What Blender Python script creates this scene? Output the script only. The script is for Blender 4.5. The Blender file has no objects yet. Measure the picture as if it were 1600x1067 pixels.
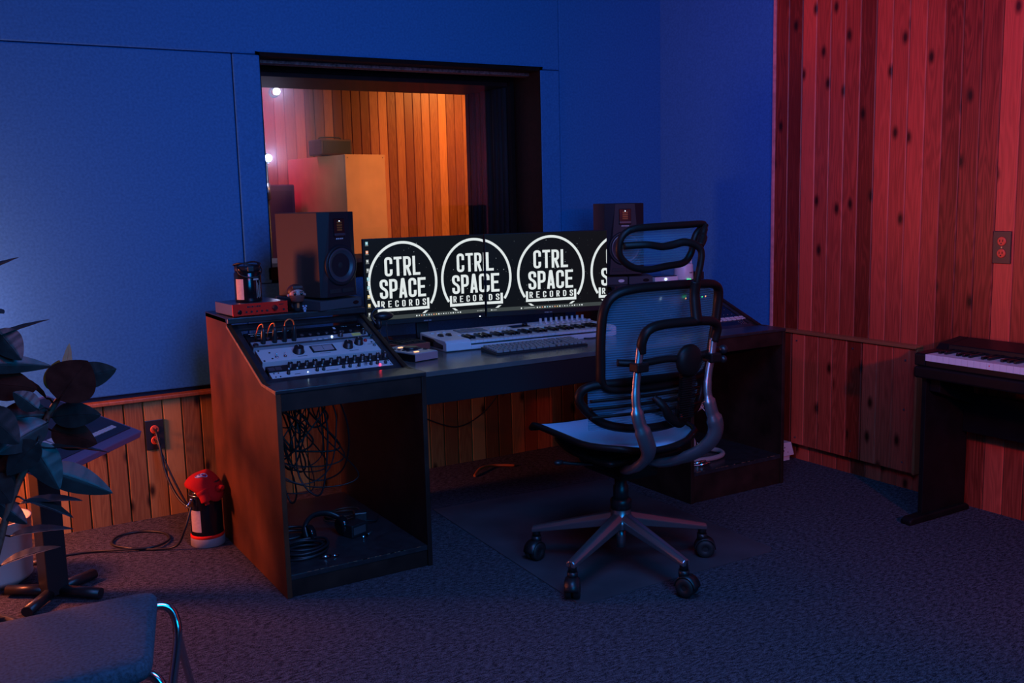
import bpy, bmesh, math, random
from mathutils import Vector, Matrix
PI=math.pi
sc=bpy.context.scene
COL=sc.collection
random.seed(7)
# ---------------------------------------------------------------- camera
cam_d=bpy.data.cameras.new('camera'); cam=bpy.data.objects.new('camera',cam_d); COL.objects.link(cam)
yaw,pit,rol=math.radians(30.98),math.radians(8.233),math.radians(-1.4186)
fw=Vector((math.sin(yaw)*math.cos(pit),math.cos(yaw)*math.cos(pit),-math.sin(pit)))
r0=Vector((math.cos(yaw),-math.sin(yaw),0)); u0=r0.cross(fw)
rt=r0*math.cos(rol)+u0*math.sin(rol); up=u0*math.cos(rol)-r0*math.sin(rol)
cam.matrix_world=Matrix(((rt.x,up.x,-fw.x,0),(rt.y,up.y,-fw.y,0),(rt.z,up.z,-fw.z,1.45),(0,0,0,1)))
cam_d.sensor_fit='HORIZONTAL'; cam_d.sensor_width=36; cam_d.lens=1544.8/1600*36; cam_d.clip_start=.02
sc.camera=cam
# ---------------------------------------------------------------- world, exposure, big lights
w=bpy.data.worlds.new('world'); sc.world=w; w.use_nodes=True
w.node_tree.nodes['Background'].inputs[0].default_value=(.002,.004,.012,1)
w.node_tree.nodes['Background'].inputs[1].default_value=1
sc.view_settings.view_transform='Standard'; sc.view_settings.look='None'
sc.view_settings.gamma=1; sc.view_settings.use_curve_mapping=False; sc.view_settings.exposure=0
def light(name,kind,loc,target,power,color,size=.5,size_y=None,spot=None,blend=.5,spread=None):
    d=bpy.data.lights.new(name,kind); d.energy=power; d.color=color
    if kind=='AREA':
        d.size=size
        if size_y: d.shape='RECTANGLE'; d.size_y=size_y
        if spread: d.spread=math.radians(spread)
    else: d.shadow_soft_size=size
    if kind=='SPOT': d.spot_size=math.radians(spot); d.spot_blend=blend
    o=bpy.data.objects.new(name,d); COL.objects.link(o); o.location=loc
    if target is not None:
        o.rotation_euler=(Vector(target)-Vector(loc)).to_track_quat('-Z','Y').to_euler()
    return o
BLUE=(0.0,.29,1.0)
light('blue_ceiling_light','AREA',(1.5,1.8,2.62),(2.0,3.1,.7),58,BLUE,1.2)
light('blue_front_light','AREA',(1.1,-.6,2.0),(1.4,4.7,1.5),60,(0,.33,1),1.3)
light('red_lamp','SPOT',(1.9,-.7,1.80),(4.05,1.9,1.12),175,(1,.065,.035),.07,spot=70,blend=.8)
light('red_room_light','AREA',(1.0,1.3,2.3),(1.3,4.0,1.0),8,(1,.05,.04),.6)
light('magenta_lamp','SPOT',(.9,2.7,2.5),(4.05,3.1,2.4),58,(1,.03,.95),.1,spot=75,blend=.9)
light('left_lamp','POINT',(-.42,4.47,.94),None,132,(1,.21,.085),.15)
light('left_wall_glow','POINT',(.02,4.60,.98),None,3.4,(1,.45,.95),.05)
light('booth_warm_lamp','AREA',(4.7,7.7,2.68),(4.3,8.6,.6),33,(1,.36,.09),.4,spread=145)
light('booth_warm_front','AREA',(3.6,5.9,2.6),(3.05,7.1,1.2),8.5,(1,.42,.13),.4,spread=80)
light('booth_magenta_lamp','AREA',(2.0,7.55,2.55),(2.4,8.1,1.7),9,(1,.02,.40),.35,spread=110)
# ---------------------------------------------------------------- materials
MATS={}
def nt(name):
    m=bpy.data.materials.new(name); m.use_nodes=True; MATS[name]=m
    return m,m.node_tree,m.node_tree.nodes['Principled BSDF']
def lk(t,a,b): t.links.new(a,b)
def mat(name,c,rough=.5,metal=0,var=0,scale=20,bump=0,bscale=200,spec=None,emit=None,es=1,coat=0):
    if name in MATS: return MATS[name]
    m,t,b=nt(name)
    b.inputs['Base Color'].default_value=(*c,1); b.inputs['Roughness'].default_value=rough; b.inputs['Metallic'].default_value=metal
    if spec is not None: b.inputs['Specular IOR Level'].default_value=spec
    if coat: b.inputs['Coat Weight'].default_value=coat
    if emit: b.inputs['Emission Color'].default_value=(*emit,1); b.inputs['Emission Strength'].default_value=es
    tc=t.nodes.new('ShaderNodeTexCoord')
    if var:
        n=t.nodes.new('ShaderNodeTexNoise'); n.inputs['Scale'].default_value=scale; n.inputs['Detail'].default_value=5
        lk(t,tc.outputs['Object'],n.inputs['Vector'])
        r=t.nodes.new('ShaderNodeValToRGB'); r.color_ramp.elements[0].position=.3; r.color_ramp.elements[1].position=.7
        r.color_ramp.elements[0].color=(*[max(0,x*(1-var)) for x in c],1); r.color_ramp.elements[1].color=(*[min(1,x*(1+var)) for x in c],1)
        lk(t,n.outputs['Fac'],r.inputs['Fac']); lk(t,r.outputs['Color'],b.inputs['Base Color'])
    if bump:
        n=t.nodes.new('ShaderNodeTexNoise'); n.inputs['Scale'].default_value=bscale; n.inputs['Detail'].default_value=3
        lk(t,tc.outputs['Object'],n.inputs['Vector'])
        u=t.nodes.new('ShaderNodeBump'); u.inputs['Strength'].default_value=bump; u.inputs['Distance'].default_value=.002
        lk(t,n.outputs['Fac'],u.inputs['Height']); lk(t,u.outputs['Normal'],b.inputs['Normal'])
    return m
def wood(name,dark,light_,pitch=.09,axis='X',origin=0,rough=.42,knots=True,grain=1.0,boards=True,zs=1.0,coat=0.15):
    m,t,b=nt(name); N=t.nodes.new
    tc=N('ShaderNodeTexCoord'); sp=N('ShaderNodeSeparateXYZ'); lk(t,tc.outputs['Object'],sp.inputs[0])
    def ma(op,a,bv=None,c=None):
        n=N('ShaderNodeMath'); n.operation=op
        for i,v in enumerate((a,bv,c)):
            if v is None: continue
            if isinstance(v,(int,float)): n.inputs[i].default_value=v
            else: lk(t,v,n.inputs[i])
        return n.outputs[0]
    u=sp.outputs[axis]; z=sp.outputs['Z']
    idx=ma('FLOOR',ma('DIVIDE',ma('SUBTRACT',u,origin),pitch)) if boards else ma('MULTIPLY',u,0.0)
    wn=N('ShaderNodeTexWhiteNoise'); wn.noise_dimensions='1D'; lk(t,idx,wn.inputs['W'])
    off=ma('MULTIPLY',wn.outputs['Value'],23.0)
    # cathedral grain: distorted distance from a slanted axis
    cv=N('ShaderNodeCombineXYZ'); lk(t,ma('MULTIPLY',u,14.0),cv.inputs[0]); lk(t,off,cv.inputs[1]); lk(t,ma('MULTIPLY',z,1.1*zs),cv.inputs[2])
    n1=N('ShaderNodeTexNoise'); n1.inputs['Scale'].default_value=1.0; n1.inputs['Detail'].default_value=2; lk(t,cv.outputs[0],n1.inputs['Vector'])
    ring=ma('SINE',ma('MULTIPLY',n1.outputs['Fac'],95.0)); ring=ma('MULTIPLY_ADD',ring,.5,.5)
    cv2=N('ShaderNodeCombineXYZ'); lk(t,ma('MULTIPLY',u,260.0),cv2.inputs[0]); lk(t,off,cv2.inputs[1]); lk(t,ma('MULTIPLY',z,6.0*zs),cv2.inputs[2])
    n2=N('ShaderNodeTexNoise'); n2.inputs['Scale'].default_value=1.0; n2.inputs['Detail'].default_value=4; lk(t,cv2.outputs[0],n2.inputs['Vector'])
    g=ma('ADD',ma('MULTIPLY',ring,.22*grain),ma('MULTIPLY',n2.outputs['Fac'],.55*grain))
    g=ma('ADD',g,ma('MULTIPLY_ADD',wn.outputs['Value'],1.15 if boards else 0,-.42 if boards else .1))
    r=N('ShaderNodeValToRGB'); e=r.color_ramp.elements; e[0].position=.1; e[1].position=1.0
    e[0].color=(*dark,1); e[1].color=(*light_,1); lk(t,g,r.inputs['Fac'])
    col=r.outputs['Color']
    if knots:
        kv=N('ShaderNodeCombineXYZ'); lk(t,ma('MULTIPLY',u,1/pitch*.9),kv.inputs[0]); lk(t,ma('MULTIPLY_ADD',z,5.0,off),kv.inputs[1])
        vo=N('ShaderNodeTexVoronoi'); vo.voronoi_dimensions='2D'; vo.inputs['Scale'].default_value=.50; lk(t,kv.outputs[0],vo.inputs['Vector'])
        kr=N('ShaderNodeValToRGB'); kr.color_ramp.elements[0].position=.03; kr.color_ramp.elements[1].position=.11
        kr.color_ramp.elements[0].color=(.10,.08,.08,1); kr.color_ramp.elements[1].color=(1,1,1,1)
        lk(t,vo.outputs['Distance'],kr.inputs['Fac'])
        mx=N('ShaderNodeMix'); mx.data_type='RGBA'; mx.blend_type='MULTIPLY'; mx.inputs[0].default_value=1
        lk(t,col,mx.inputs[6]); lk(t,kr.outputs['Color'],mx.inputs[7]); col=mx.outputs[2]
    lk(t,col,b.inputs['Base Color']); b.inputs['Roughness'].default_value=rough; b.inputs['Coat Weight'].default_value=coat; b.inputs['Coat Roughness'].default_value=.3; b.inputs['Specular IOR Level'].default_value=.35
    bp=N('ShaderNodeBump'); bp.inputs['Strength'].default_value=.25; bp.inputs['Distance'].default_value=.001; lk(t,n2.outputs['Fac'],bp.inputs['Height']); lk(t,bp.outputs['Normal'],b.inputs['Normal'])
    return m
def emis(name,c,s=1):
    if name in MATS: return MATS[name]
    m,t,b=nt(name); b.inputs['Base Color'].default_value=(0,0,0,1); b.inputs['Emission Color'].default_value=(*c,1); b.inputs['Emission Strength'].default_value=s
    b.inputs['Roughness'].default_value=.45; b.inputs['Specular IOR Level'].default_value=.12
    return m
def fabric_wall():
    m,t,b=nt('blue fabric'); N=t.nodes.new
    tc=N('ShaderNodeTexCoord')
    w1=N('ShaderNodeTexWave'); w1.bands_direction='Z'; w1.inputs['Scale'].default_value=160; w1.inputs['Distortion'].default_value=1.5; w1.inputs['Detail'].default_value=2
    w2=N('ShaderNodeTexWave'); w2.bands_direction='X'; w2.inputs['Scale'].default_value=160; w2.inputs['Distortion'].default_value=1.5
    n=N('ShaderNodeTexNoise'); n.inputs['Scale'].default_value=90; n.inputs['Detail'].default_value=6
    for q in (w1,w2,n): lk(t,tc.outputs['Object'],q.inputs['Vector'])
    r=N('ShaderNodeValToRGB'); r.color_ramp.elements[0].color=(.024,.155,.38,1); r.color_ramp.elements[1].color=(.031,.195,.46,1)
    r.color_ramp.elements[0].position=.35; r.color_ramp.elements[1].position=.65
    lk(t,n.outputs['Fac'],r.inputs['Fac']); lk(t,r.outputs['Color'],b.inputs['Base Color']); b.inputs['Roughness'].default_value=.95
    b.inputs['Specular IOR Level'].default_value=.1
    a=N('ShaderNodeMath'); a.operation='ADD'; lk(t,w1.outputs['Fac'],a.inputs[0]); lk(t,w2.outputs['Fac'],a.inputs[1])
    bp=N('ShaderNodeBump'); bp.inputs['Strength'].default_value=.25; bp.inputs['Distance'].default_value=.001; lk(t,a.outputs[0],bp.inputs['Height']); lk(t,bp.outputs['Normal'],b.inputs['Normal'])
    return m
def carpet():
    m,t,b=nt('carpet'); N=t.nodes.new
    tc=N('ShaderNodeTexCoord')
    mp=N('ShaderNodeMapping'); mp.inputs['Scale'].default_value=(40,105,1); mp.inputs['Rotation'].default_value=(0,0,.25); lk(t,tc.outputs['Object'],mp.inputs['Vector'])
    s=N('ShaderNodeTexNoise'); s.inputs['Scale'].default_value=1; s.inputs['Detail'].default_value=8; s.inputs['Roughness'].default_value=.75; lk(t,mp.outputs[0],s.inputs['Vector'])
    v=N('ShaderNodeTexVoronoi'); v.inputs['Scale'].default_value=230; lk(t,tc.outputs['Object'],v.inputs['Vector'])
    n=N('ShaderNodeTexNoise'); n.inputs['Scale'].default_value=260; n.inputs['Detail'].default_value=2; lk(t,tc.outputs['Object'],n.inputs['Vector'])
    a=N('ShaderNodeMath'); a.operation='MULTIPLY_ADD'; lk(t,s.outputs['Fac'],a.inputs[0]); a.inputs[1].default_value=2.3; 
    a2=N('ShaderNodeMath'); a2.operation='MULTIPLY_ADD'; lk(t,n.outputs['Fac'],a2.inputs[0]); a2.inputs[1].default_value=1.3; a2.inputs[2].default_value=-1.27
    lk(t,a2.outputs[0],a.inputs[2])
    r=N('ShaderNodeValToRGB'); r.color_ramp.elements[0].position=.30; r.color_ramp.elements[1].position=.78
    r.color_ramp.elements[0].color=(.013,.012,.015,1); r.color_ramp.elements[1].color=(.105,.098,.118,1)
    lk(t,a.outputs[0],r.inputs['Fac']); lk(t,r.outputs['Color'],b.inputs['Base Color']); b.inputs['Roughness'].default_value=1; b.inputs['Specular IOR Level'].default_value=.05
    bp=N('ShaderNodeBump'); bp.inputs['Strength'].default_value=.35; bp.inputs['Distance'].default_value=.002; lk(t,v.outputs['Distance'],bp.inputs['Height']); lk(t,bp.outputs['Normal'],b.inputs['Normal'])
    return m
def mesh_fabric(name,c,alpha,bands):
    m,t,b=nt(name); N=t.nodes.new
    b.inputs['Base Color'].default_value=(*c,1); b.inputs['Roughness'].default_value=.7
    tc=N('ShaderNodeTexCoord'); wv=N('ShaderNodeTexWave'); wv.bands_direction='Z' if bands>0 else 'Y'; wv.inputs['Scale'].default_value=abs(bands); wv.inputs['Distortion'].default_value=.3
    lk(t,tc.outputs['Object'],wv.inputs['Vector'])
    r=N('ShaderNodeMapRange'); r.inputs[3].default_value=alpha-.18; r.inputs[4].default_value=min(1,alpha+.18); lk(t,wv.outputs['Fac'],r.inputs[0])
    tr=N('ShaderNodeBsdfTranslucent'); tr.inputs[0].default_value=(*c,1)
    mx=N('ShaderNodeMixShader'); mx.inputs[0].default_value=.4; lk(t,b.outputs[0],mx.inputs[1]); lk(t,tr.outputs[0],mx.inputs[2])
    tp=N('ShaderNodeBsdfTransparent'); m2=N('ShaderNodeMixShader'); lk(t,r.outputs[0],m2.inputs[0]); lk(t,tp.outputs[0],m2.inputs[1]); lk(t,mx.outputs[0],m2.inputs[2])
    lk(t,m2.outputs[0],t.nodes['Material Output'].inputs['Surface'])
    return m
def glass(name,tint=(1,1,1),gl=.06):
    m,t,b=nt(name); N=t.nodes.new
    tp=N('ShaderNodeBsdfTransparent'); tp.inputs[0].default_value=(*tint,1)
    g=N('ShaderNodeBsdfGlossy'); g.inputs['Roughness'].default_value=.02
    f=N('ShaderNodeFresnel'); f.inputs[0].default_value=1.45
    mx=N('ShaderNodeMixShader'); lk(t,f.outputs[0],mx.inputs[0]); lk(t,tp.outputs[0],mx.inputs[1]); lk(t,g.outputs[0],mx.inputs[2])
    lk(t,mx.outputs[0],t.nodes['Material Output'].inputs['Surface'])
    return m
M_fab=fabric_wall(); M_carpet=carpet()
M_cedar_r=wood('cedar right',(.15,.018,.007),(.66,.092,.045),pitch=.0925,axis='Y',origin=3.916-.0925*40,coat=.04)
M_cedar_b=wood('cedar back',(.26,.10,.028),(.60,.30,.085),pitch=.0865,axis='X',origin=.668-.0865*40)
M_booth=wood('booth cedar',(.20,.065,.020),(.58,.25,.085),pitch=.088,axis='X',knots=False,grain=.8)
M_cedar_t=wood('cedar trim',(.20,.06,.02),(.45,.16,.06),boards=False,knots=False)
M_desk=mat('stained desk wood',(.022,.010,.007),.5,var=.55,scale=9,bump=.2,bscale=60,spec=.3)
M_desklit=mat('lit desk wood side',(.085,.027,.011),.6,var=.45,scale=5,bump=.15,bscale=150,spec=.2)  # paler copy of the desk wood, orange lamplight put into its colour
M_desktop=mat('black desktop',(.022,.022,.024),.30,var=.3,scale=30,bump=.08,bscale=40)
M_edge=mat('worn edge wood',(.22,.11,.06),.6,var=.5,scale=60)
M_ply=mat('booth plywood',(.52,.25,.09),.55,var=.08,scale=8)
M_black=mat('black plastic',(.012,.012,.013),.38,bump=.06,bscale=400)
M_blackm=mat('matte black',(.010,.010,.011),.7)
M_blackg=mat('gloss black',(.008,.008,.009),.15)
M_frame=mat('chair plastic',(.012,.007,.006),.42,spec=.16,bump=.05,bscale=300)
M_alu=mat('polished aluminium',(.42,.40,.40),.28,metal=1)
M_brush=mat('brushed grey arm',(.30,.27,.28),.33,metal=.85)
M_chrome=mat('chrome',(.60,.58,.58),.17,metal=1)
M_foam=mat('grey foam',(.045,.047,.055),.95,bump=.6,bscale=500)
M_white=mat('white plastic',(.62,.60,.62),.38,bump=.03)
M_wkey=mat('white keys',(.66,.65,.66),.25)
M_rackw=mat('rack panel white',(.58,.56,.56),.42)
M_racks=mat('rack panel silver',(.42,.43,.46),.35,metal=.3)
M_red=mat('red panel',(.85,.02,.010),.5,spec=.12)
M_redcloth=mat('red cloth',(.42,.012,.012),.9,spec=.1,bump=.5,bscale=350)
M_label=mat('paper label',(.50,.38,.33),.7,var=.1,scale=90)
M_rubber=mat('black rubber',(.010,.010,.010),.6)
M_cable=mat('black cable',(.010,.010,.012),.45)
M_copper=mat('copper orange',(.75,.18,.04),.35,metal=.4)
M_leaf=mat('leaf green',(.014,.022,.020),.38,var=.35,scale=25,bump=.2,bscale=60,spec=.4)
M_leafy=mat('leaf olive',(.16,.09,.012),.6,spec=.1,var=.3,scale=30)
M_leafb=mat('leaf bronze',(.045,.012,.008),.8,var=.35,scale=25,spec=.05)
M_stem=mat('plant stem',(.10,.055,.035),.6,var=.4,scale=60,bump=.5,bscale=150)
M_pot=mat('cream pot',(.62,.55,.50),.55,bump=.25,bscale=25)
M_soil=mat('soil',(.03,.02,.015),1,bump=1,bscale=90)
M_upblue=mat('blue grey upholstery',(.028,.062,.085),.95,var=.45,scale=120,bump=.6,bscale=300)
M_mat=mat('chair mat plastic',(.064,.056,.064),.5,var=.35,scale=4,bump=.15,bscale=120)
M_skin=mat('figurine skin',(.45,.25,.22),.4)
M_hair=mat('figurine hair',(.06,.025,.02),.5)
M_ledr=emis('red led',(1,.02,.05),9); M_ledw=emis('blue white led',(.5,.75,1),6); M_ledg=emis('green led',(.05,1,.3),3); M_ledo=emis('orange led',(1,.35,.12),5)
M_glass=glass('window glass')
M_cream=mat('cream box',(.55,.50,.46),.5)
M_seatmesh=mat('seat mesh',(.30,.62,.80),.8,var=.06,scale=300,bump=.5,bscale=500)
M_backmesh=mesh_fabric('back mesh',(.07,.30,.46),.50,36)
M_dash=mat('grey metal plate',(.22,.21,.22),.35,metal=.8)
M_plate=mat('dark steel plate',(.05,.048,.05),.35,metal=.6)
M_org=mat('outlet orange',(.75,.09,.03),.45)
# ---------------------------------------------------------------- mesh helper
class MB:
    def __init__(s): s.v=[];s.f=[];s.m=[];s.s=[];s.X=Matrix.Identity(4)
    def add(s,vs,fs,m=0,smooth=False):
        b=len(s.v); s.v+=[tuple(s.X@Vector(p)) for p in vs]
        for f in fs: s.f.append([b+i for i in f]); s.m.append(m); s.s.append(smooth)
        return s
    def box(s,x0,y0,z0,x1,y1,z1,m=0,R=None,c=None):
        vs=[(x,y,z) for z in (z0,z1) for y in (y0,y1) for x in (x0,x1)]
        if R is not None:
            c=Vector(c) if c is not None else Vector(((x0+x1)/2,(y0+y1)/2,(z0+z1)/2)); vs=[R@(Vector(p)-c)+c for p in vs]
        return s.add(vs,[(0,2,3,1),(4,5,7,6),(0,1,5,4),(1,3,7,5),(3,2,6,7),(2,0,4,6)],m)
    def cb(s,c,d,m=0,R=None): 
        return s.box(c[0]-d[0]/2,c[1]-d[1]/2,c[2]-d[2]/2,c[0]+d[0]/2,c[1]+d[1]/2,c[2]+d[2]/2,m,R)
    def lathe(s,prof,c=(0,0,0),seg=24,m=0,R=None,cap=True,smooth=True):
        c=Vector(c); vs=[]
        for r,z in prof:
            for k in range(seg):
                a=2*PI*k/seg; p=Vector((r*math.cos(a),r*math.sin(a),z))
                if R is not None: p=R@p
                vs.append(p+c)
        n=len(prof); fs=[]
        for i in range(n-1):
            for k in range(seg):
                k2=(k+1)%seg; fs.append((i*seg+k,i*seg+k2,(i+1)*seg+k2,(i+1)*seg+k))
        s.add(vs,fs,m,smooth)
        if cap:
            b=len(s.v)-n*seg
            for i,fl in ((0,True),(n-1,False)):
                if prof[i][0]>1e-6:
                    ids=[b+i*seg+k for k in range(seg)]
                    if fl: ids=ids[::-1]
                    s.f.append(ids); s.m.append(m); s.s.append(False)
        return s
    def cyl(s,a,b,r,m=0,seg=16,r2=None):
        a=Vector(a);b=Vector(b);d=b-a
        q=Vector((0,0,1)).rotation_difference(d).to_matrix() if d.length>1e-9 else Matrix.Identity(3)
        return s.lathe([(r,0),(r if r2 is None else r2,d.length)],a,seg,m,q)
    def tube(s,pts,r,seg=10,m=0,flat=1.0,upv=(0,0,1),closed=False,cap=True):
        pts=[Vector(p) for p in pts]; n=len(pts); vs=[]
        rr=r if isinstance(r,(list,tuple)) else [r]*n
        if len(rr)!=n: rr=[rr[min(len(rr)-1,int(i*(len(rr)-1)/(n-1)+.5))] for i in range(n)] if len(rr)>2 else [rr[0]+(rr[-1]-rr[0])*i/(n-1) for i in range(n)]
        prev=None
        for i,p in enumerate(pts):
            if closed: t=pts[(i+1)%n]-pts[i-1]
            else: t=pts[min(i+1,n-1)]-pts[max(i-1,0)]
            t.normalize()
            if prev is None:
                u=Vector(upv); 
                if abs(u.dot(t))>.95: u=Vector((1,0,0)) if abs(t.x)<.9 else Vector((0,1,0))
            else: u=prev
            u=(u-t*u.dot(t)); u.normalize(); prev=u; b=t.cross(u)
            for k in range(seg):
                a=2*PI*k/seg; vs.append(p+u*math.cos(a)*rr[i]*flat+b*math.sin(a)*rr[i])
        fs=[]
        for i in range(n if closed else n-1):
            for k in range(seg):
                k2=(k+1)%seg; j=(i+1)%n; fs.append((i*seg+k,i*seg+k2,j*seg+k2,j*seg+k))
        s.add(vs,fs,m,True)
        if cap and not closed:
            b=len(s.v)-n*seg
            s.f.append([b+k for k in range(seg)][::-1]); s.m.append(m); s.s.append(False)
            s.f.append([b+(n-1)*seg+k for k in range(seg)]); s.m.append(m); s.s.append(False)
        return s
    def prism(s,poly,a,b,axis='Z',m=0):
        n=len(poly); mp={'Z':lambda p,h:(p[0],p[1],h),'Y':lambda p,h:(p[0],h,p[1]),'X':lambda p,h:(h,p[0],p[1])}[axis]
        vs=[mp(p,a) for p in poly]+[mp(p,b) for p in poly]
        fs=[list(range(n))[::-1],[n+i for i in range(n)]]+[(i,(i+1)%n,n+(i+1)%n,n+i) for i in range(n)]
        return s.add(vs,fs,m)
    def sphere(s,c,r,m=0,seg=16,rings=10,sc_=(1,1,1)):
        c=Vector(c); prof=[(math.sin(PI*i/rings)*r,-math.cos(PI*i/rings)*r) for i in range(rings+1)]
        vs=[]
        for rad,z in prof:
            for k in range(seg):
                a=2*PI*k/seg; vs.append(c+Vector((rad*math.cos(a)*sc_[0],rad*math.sin(a)*sc_[1],z*sc_[2])))
        fs=[(i*seg+k,i*seg+(k+1)%seg,(i+1)*seg+(k+1)%seg,(i+1)*seg+k) for i in range(rings) for k in range(seg)]
        return s.add(vs,fs,m,True)
    def grid(s,fn,nu,nv,m=0,smooth=True,thick=0):
        vs=[fn(i/nu,j/nv) for j in range(nv+1) for i in range(nu+1)]
        fs=[(j*(nu+1)+i,j*(nu+1)+i+1,(j+1)*(nu+1)+i+1,(j+1)*(nu+1)+i) for j in range(nv) for i in range(nu)]
        return s.add(vs,fs,m,smooth)
    def build(s,name,mats,parent=None,bevel=0,bseg=2,solid=0,subd=0,loc=None,rz=0,split=False):
        if split:   # every separate piece becomes an object of its own
            par=list(range(len(s.v)))
            def fd(i):
                while par[i]!=i: par[i]=par[par[i]]; i=par[i]
                return i
            for f in s.f:
                for i in f[1:]: par[fd(i)]=fd(f[0])
            comp={}
            for k,f in enumerate(s.f): comp.setdefault(fd(f[0]),[]).append(k)
            out=[]
            for ks in comp.values():
                q=MB(); ids=sorted({i for k in ks for i in s.f[k]}); mp={i:j for j,i in enumerate(ids)}
                q.v=[s.v[i] for i in ids]; q.f=[[mp[i] for i in s.f[k]] for k in ks]; q.m=[s.m[k] for k in ks]; q.s=[s.s[k] for k in ks]
                out.append(q.build(name,mats,parent,bevel,bseg,solid,subd,loc,rz))
            return out
        me=bpy.data.meshes.new(name); me.from_pydata(s.v,[],s.f)
        if not isinstance(mats,(list,tuple)): mats=[mats]
        for x in mats: me.materials.append(x)
        me.polygons.foreach_set('material_index',s.m); me.polygons.foreach_set('use_smooth',s.s)
        bm=bmesh.new(); bm.from_mesh(me); bmesh.ops.remove_doubles(bm,verts=bm.verts,dist=1e-6)
        bmesh.ops.recalc_face_normals(bm,faces=bm.faces); bm.to_mesh(me); bm.free()
        o=bpy.data.objects.new(name,me); COL.objects.link(o)
        if parent is not None: o.parent=parent
        if loc is not None: o.location=loc; o.rotation_euler=(0,0,rz)
        if solid:
            d=o.modifiers.new('solid','SOLIDIFY'); d.thickness=solid; d.offset=0
        if bevel:
            d=o.modifiers.new('bevel','BEVEL'); d.width=bevel; d.segments=bseg; d.limit_method='ANGLE'; d.angle_limit=math.radians(40); d.harden_normals=False
        if subd:
            d=o.modifiers.new('sub','SUBSURF'); d.levels=subd; d.render_levels=subd
        return o
def cr(pts,n=8,closed=False):
    P=[Vector(p) for p in pts]; out=[]; N=len(P)
    for i in range(N if closed else N-1):
        if closed: a,b,c,d=P[i-1],P[i],P[(i+1)%N],P[(i+2)%N]
        else: a,b,c,d=P[max(i-1,0)],P[i],P[i+1],P[min(i+2,N-1)]
        for k in range(n):
            t=k/n; out.append(.5*((2*b)+(c-a)*t+(2*a-5*b+4*c-d)*t*t+(3*b-a-3*c+d)*t**3))
    if not closed: out.append(P[-1])
    return out
def thing(name,label,cat,loc=(0,0,0),rz=0,group=None):
    o=bpy.data.objects.new(name,None); COL.objects.link(o); o.location=loc; o.rotation_euler=(0,0,rz); o.empty_display_size=.05
    o['label']=label; o['category']=cat
    if group: o['group']=group
    return o
def tag(o,label,cat,group=None):
    o['label']=label; o['category']=cat
    if group: o['group']=group
    return o
def struct(o,label=None,cat=None):
    o['kind']='structure'
    if label: o['label']=label
    if cat: o['category']=cat
    return o
def off(pts,o): return [(p[0]-o[0],p[1]-o[1],p[2]-o[2]) for p in pts]
def RZ(a): return Matrix.Rotation(a,3,'Z')
def RX(a): return Matrix.Rotation(a,3,'X')
def RY(a): return Matrix.Rotation(a,3,'Y')
# ================================================================ SETTING
W=4.756; XR=4.04
fl=MB().box(-1.8,-2.2,-.05,4.6,W+.05,0).build('floor',M_carpet); struct(fl,'dark blue-grey loop carpet of the control room','floor')
bf=MB().box(0.5,5.55,-.05,6.2,9.0,0).build('floor',mat('booth floor',(.10,.05,.03),.6)); struct(bf,'dark floor of the recording booth behind the glass','floor')
ce=MB().box(-1.8,-2.2,2.75,6.2,9.0,2.85).build('ceiling',mat('ceiling paint',(.06,.06,.07),.9)); struct(ce,'dark ceiling','ceiling')
wl=MB().box(-1.8,-2.2,0,-1.7,W,2.75).build('wall_left',mat('side wall paint',(.05,.09,.2),.9)); struct(wl,'blue side wall left of the frame','wall')
wf=MB().box(-1.8,-2.3,0,4.6,-2.2,2.75).build('wall_front',MATS['side wall paint']); struct(wf,'blue wall behind the camera','wall')
# back wall core with opening (x1.494-3.078, z1.10-2.15)
b=MB()
OX0,OX1,OZ0,OZ1=1.494,3.078,1.10,2.150
b.box(-1.8,W+.03,0,OX0-.02,5.55,2.75); b.box(OX1+.02,W+.03,0,4.6,5.55,2.75); b.box(OX0-.02,W+.03,0,OX1+.02,5.55,OZ0-.02); b.box(OX0-.02,W+.03,OZ1+.02,OX1+.02,5.55,2.75)
struct(b.build('wall_back',mat('wall core',(.02,.03,.06),.9)),'back wall of the control room around the booth window','wall')
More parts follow.
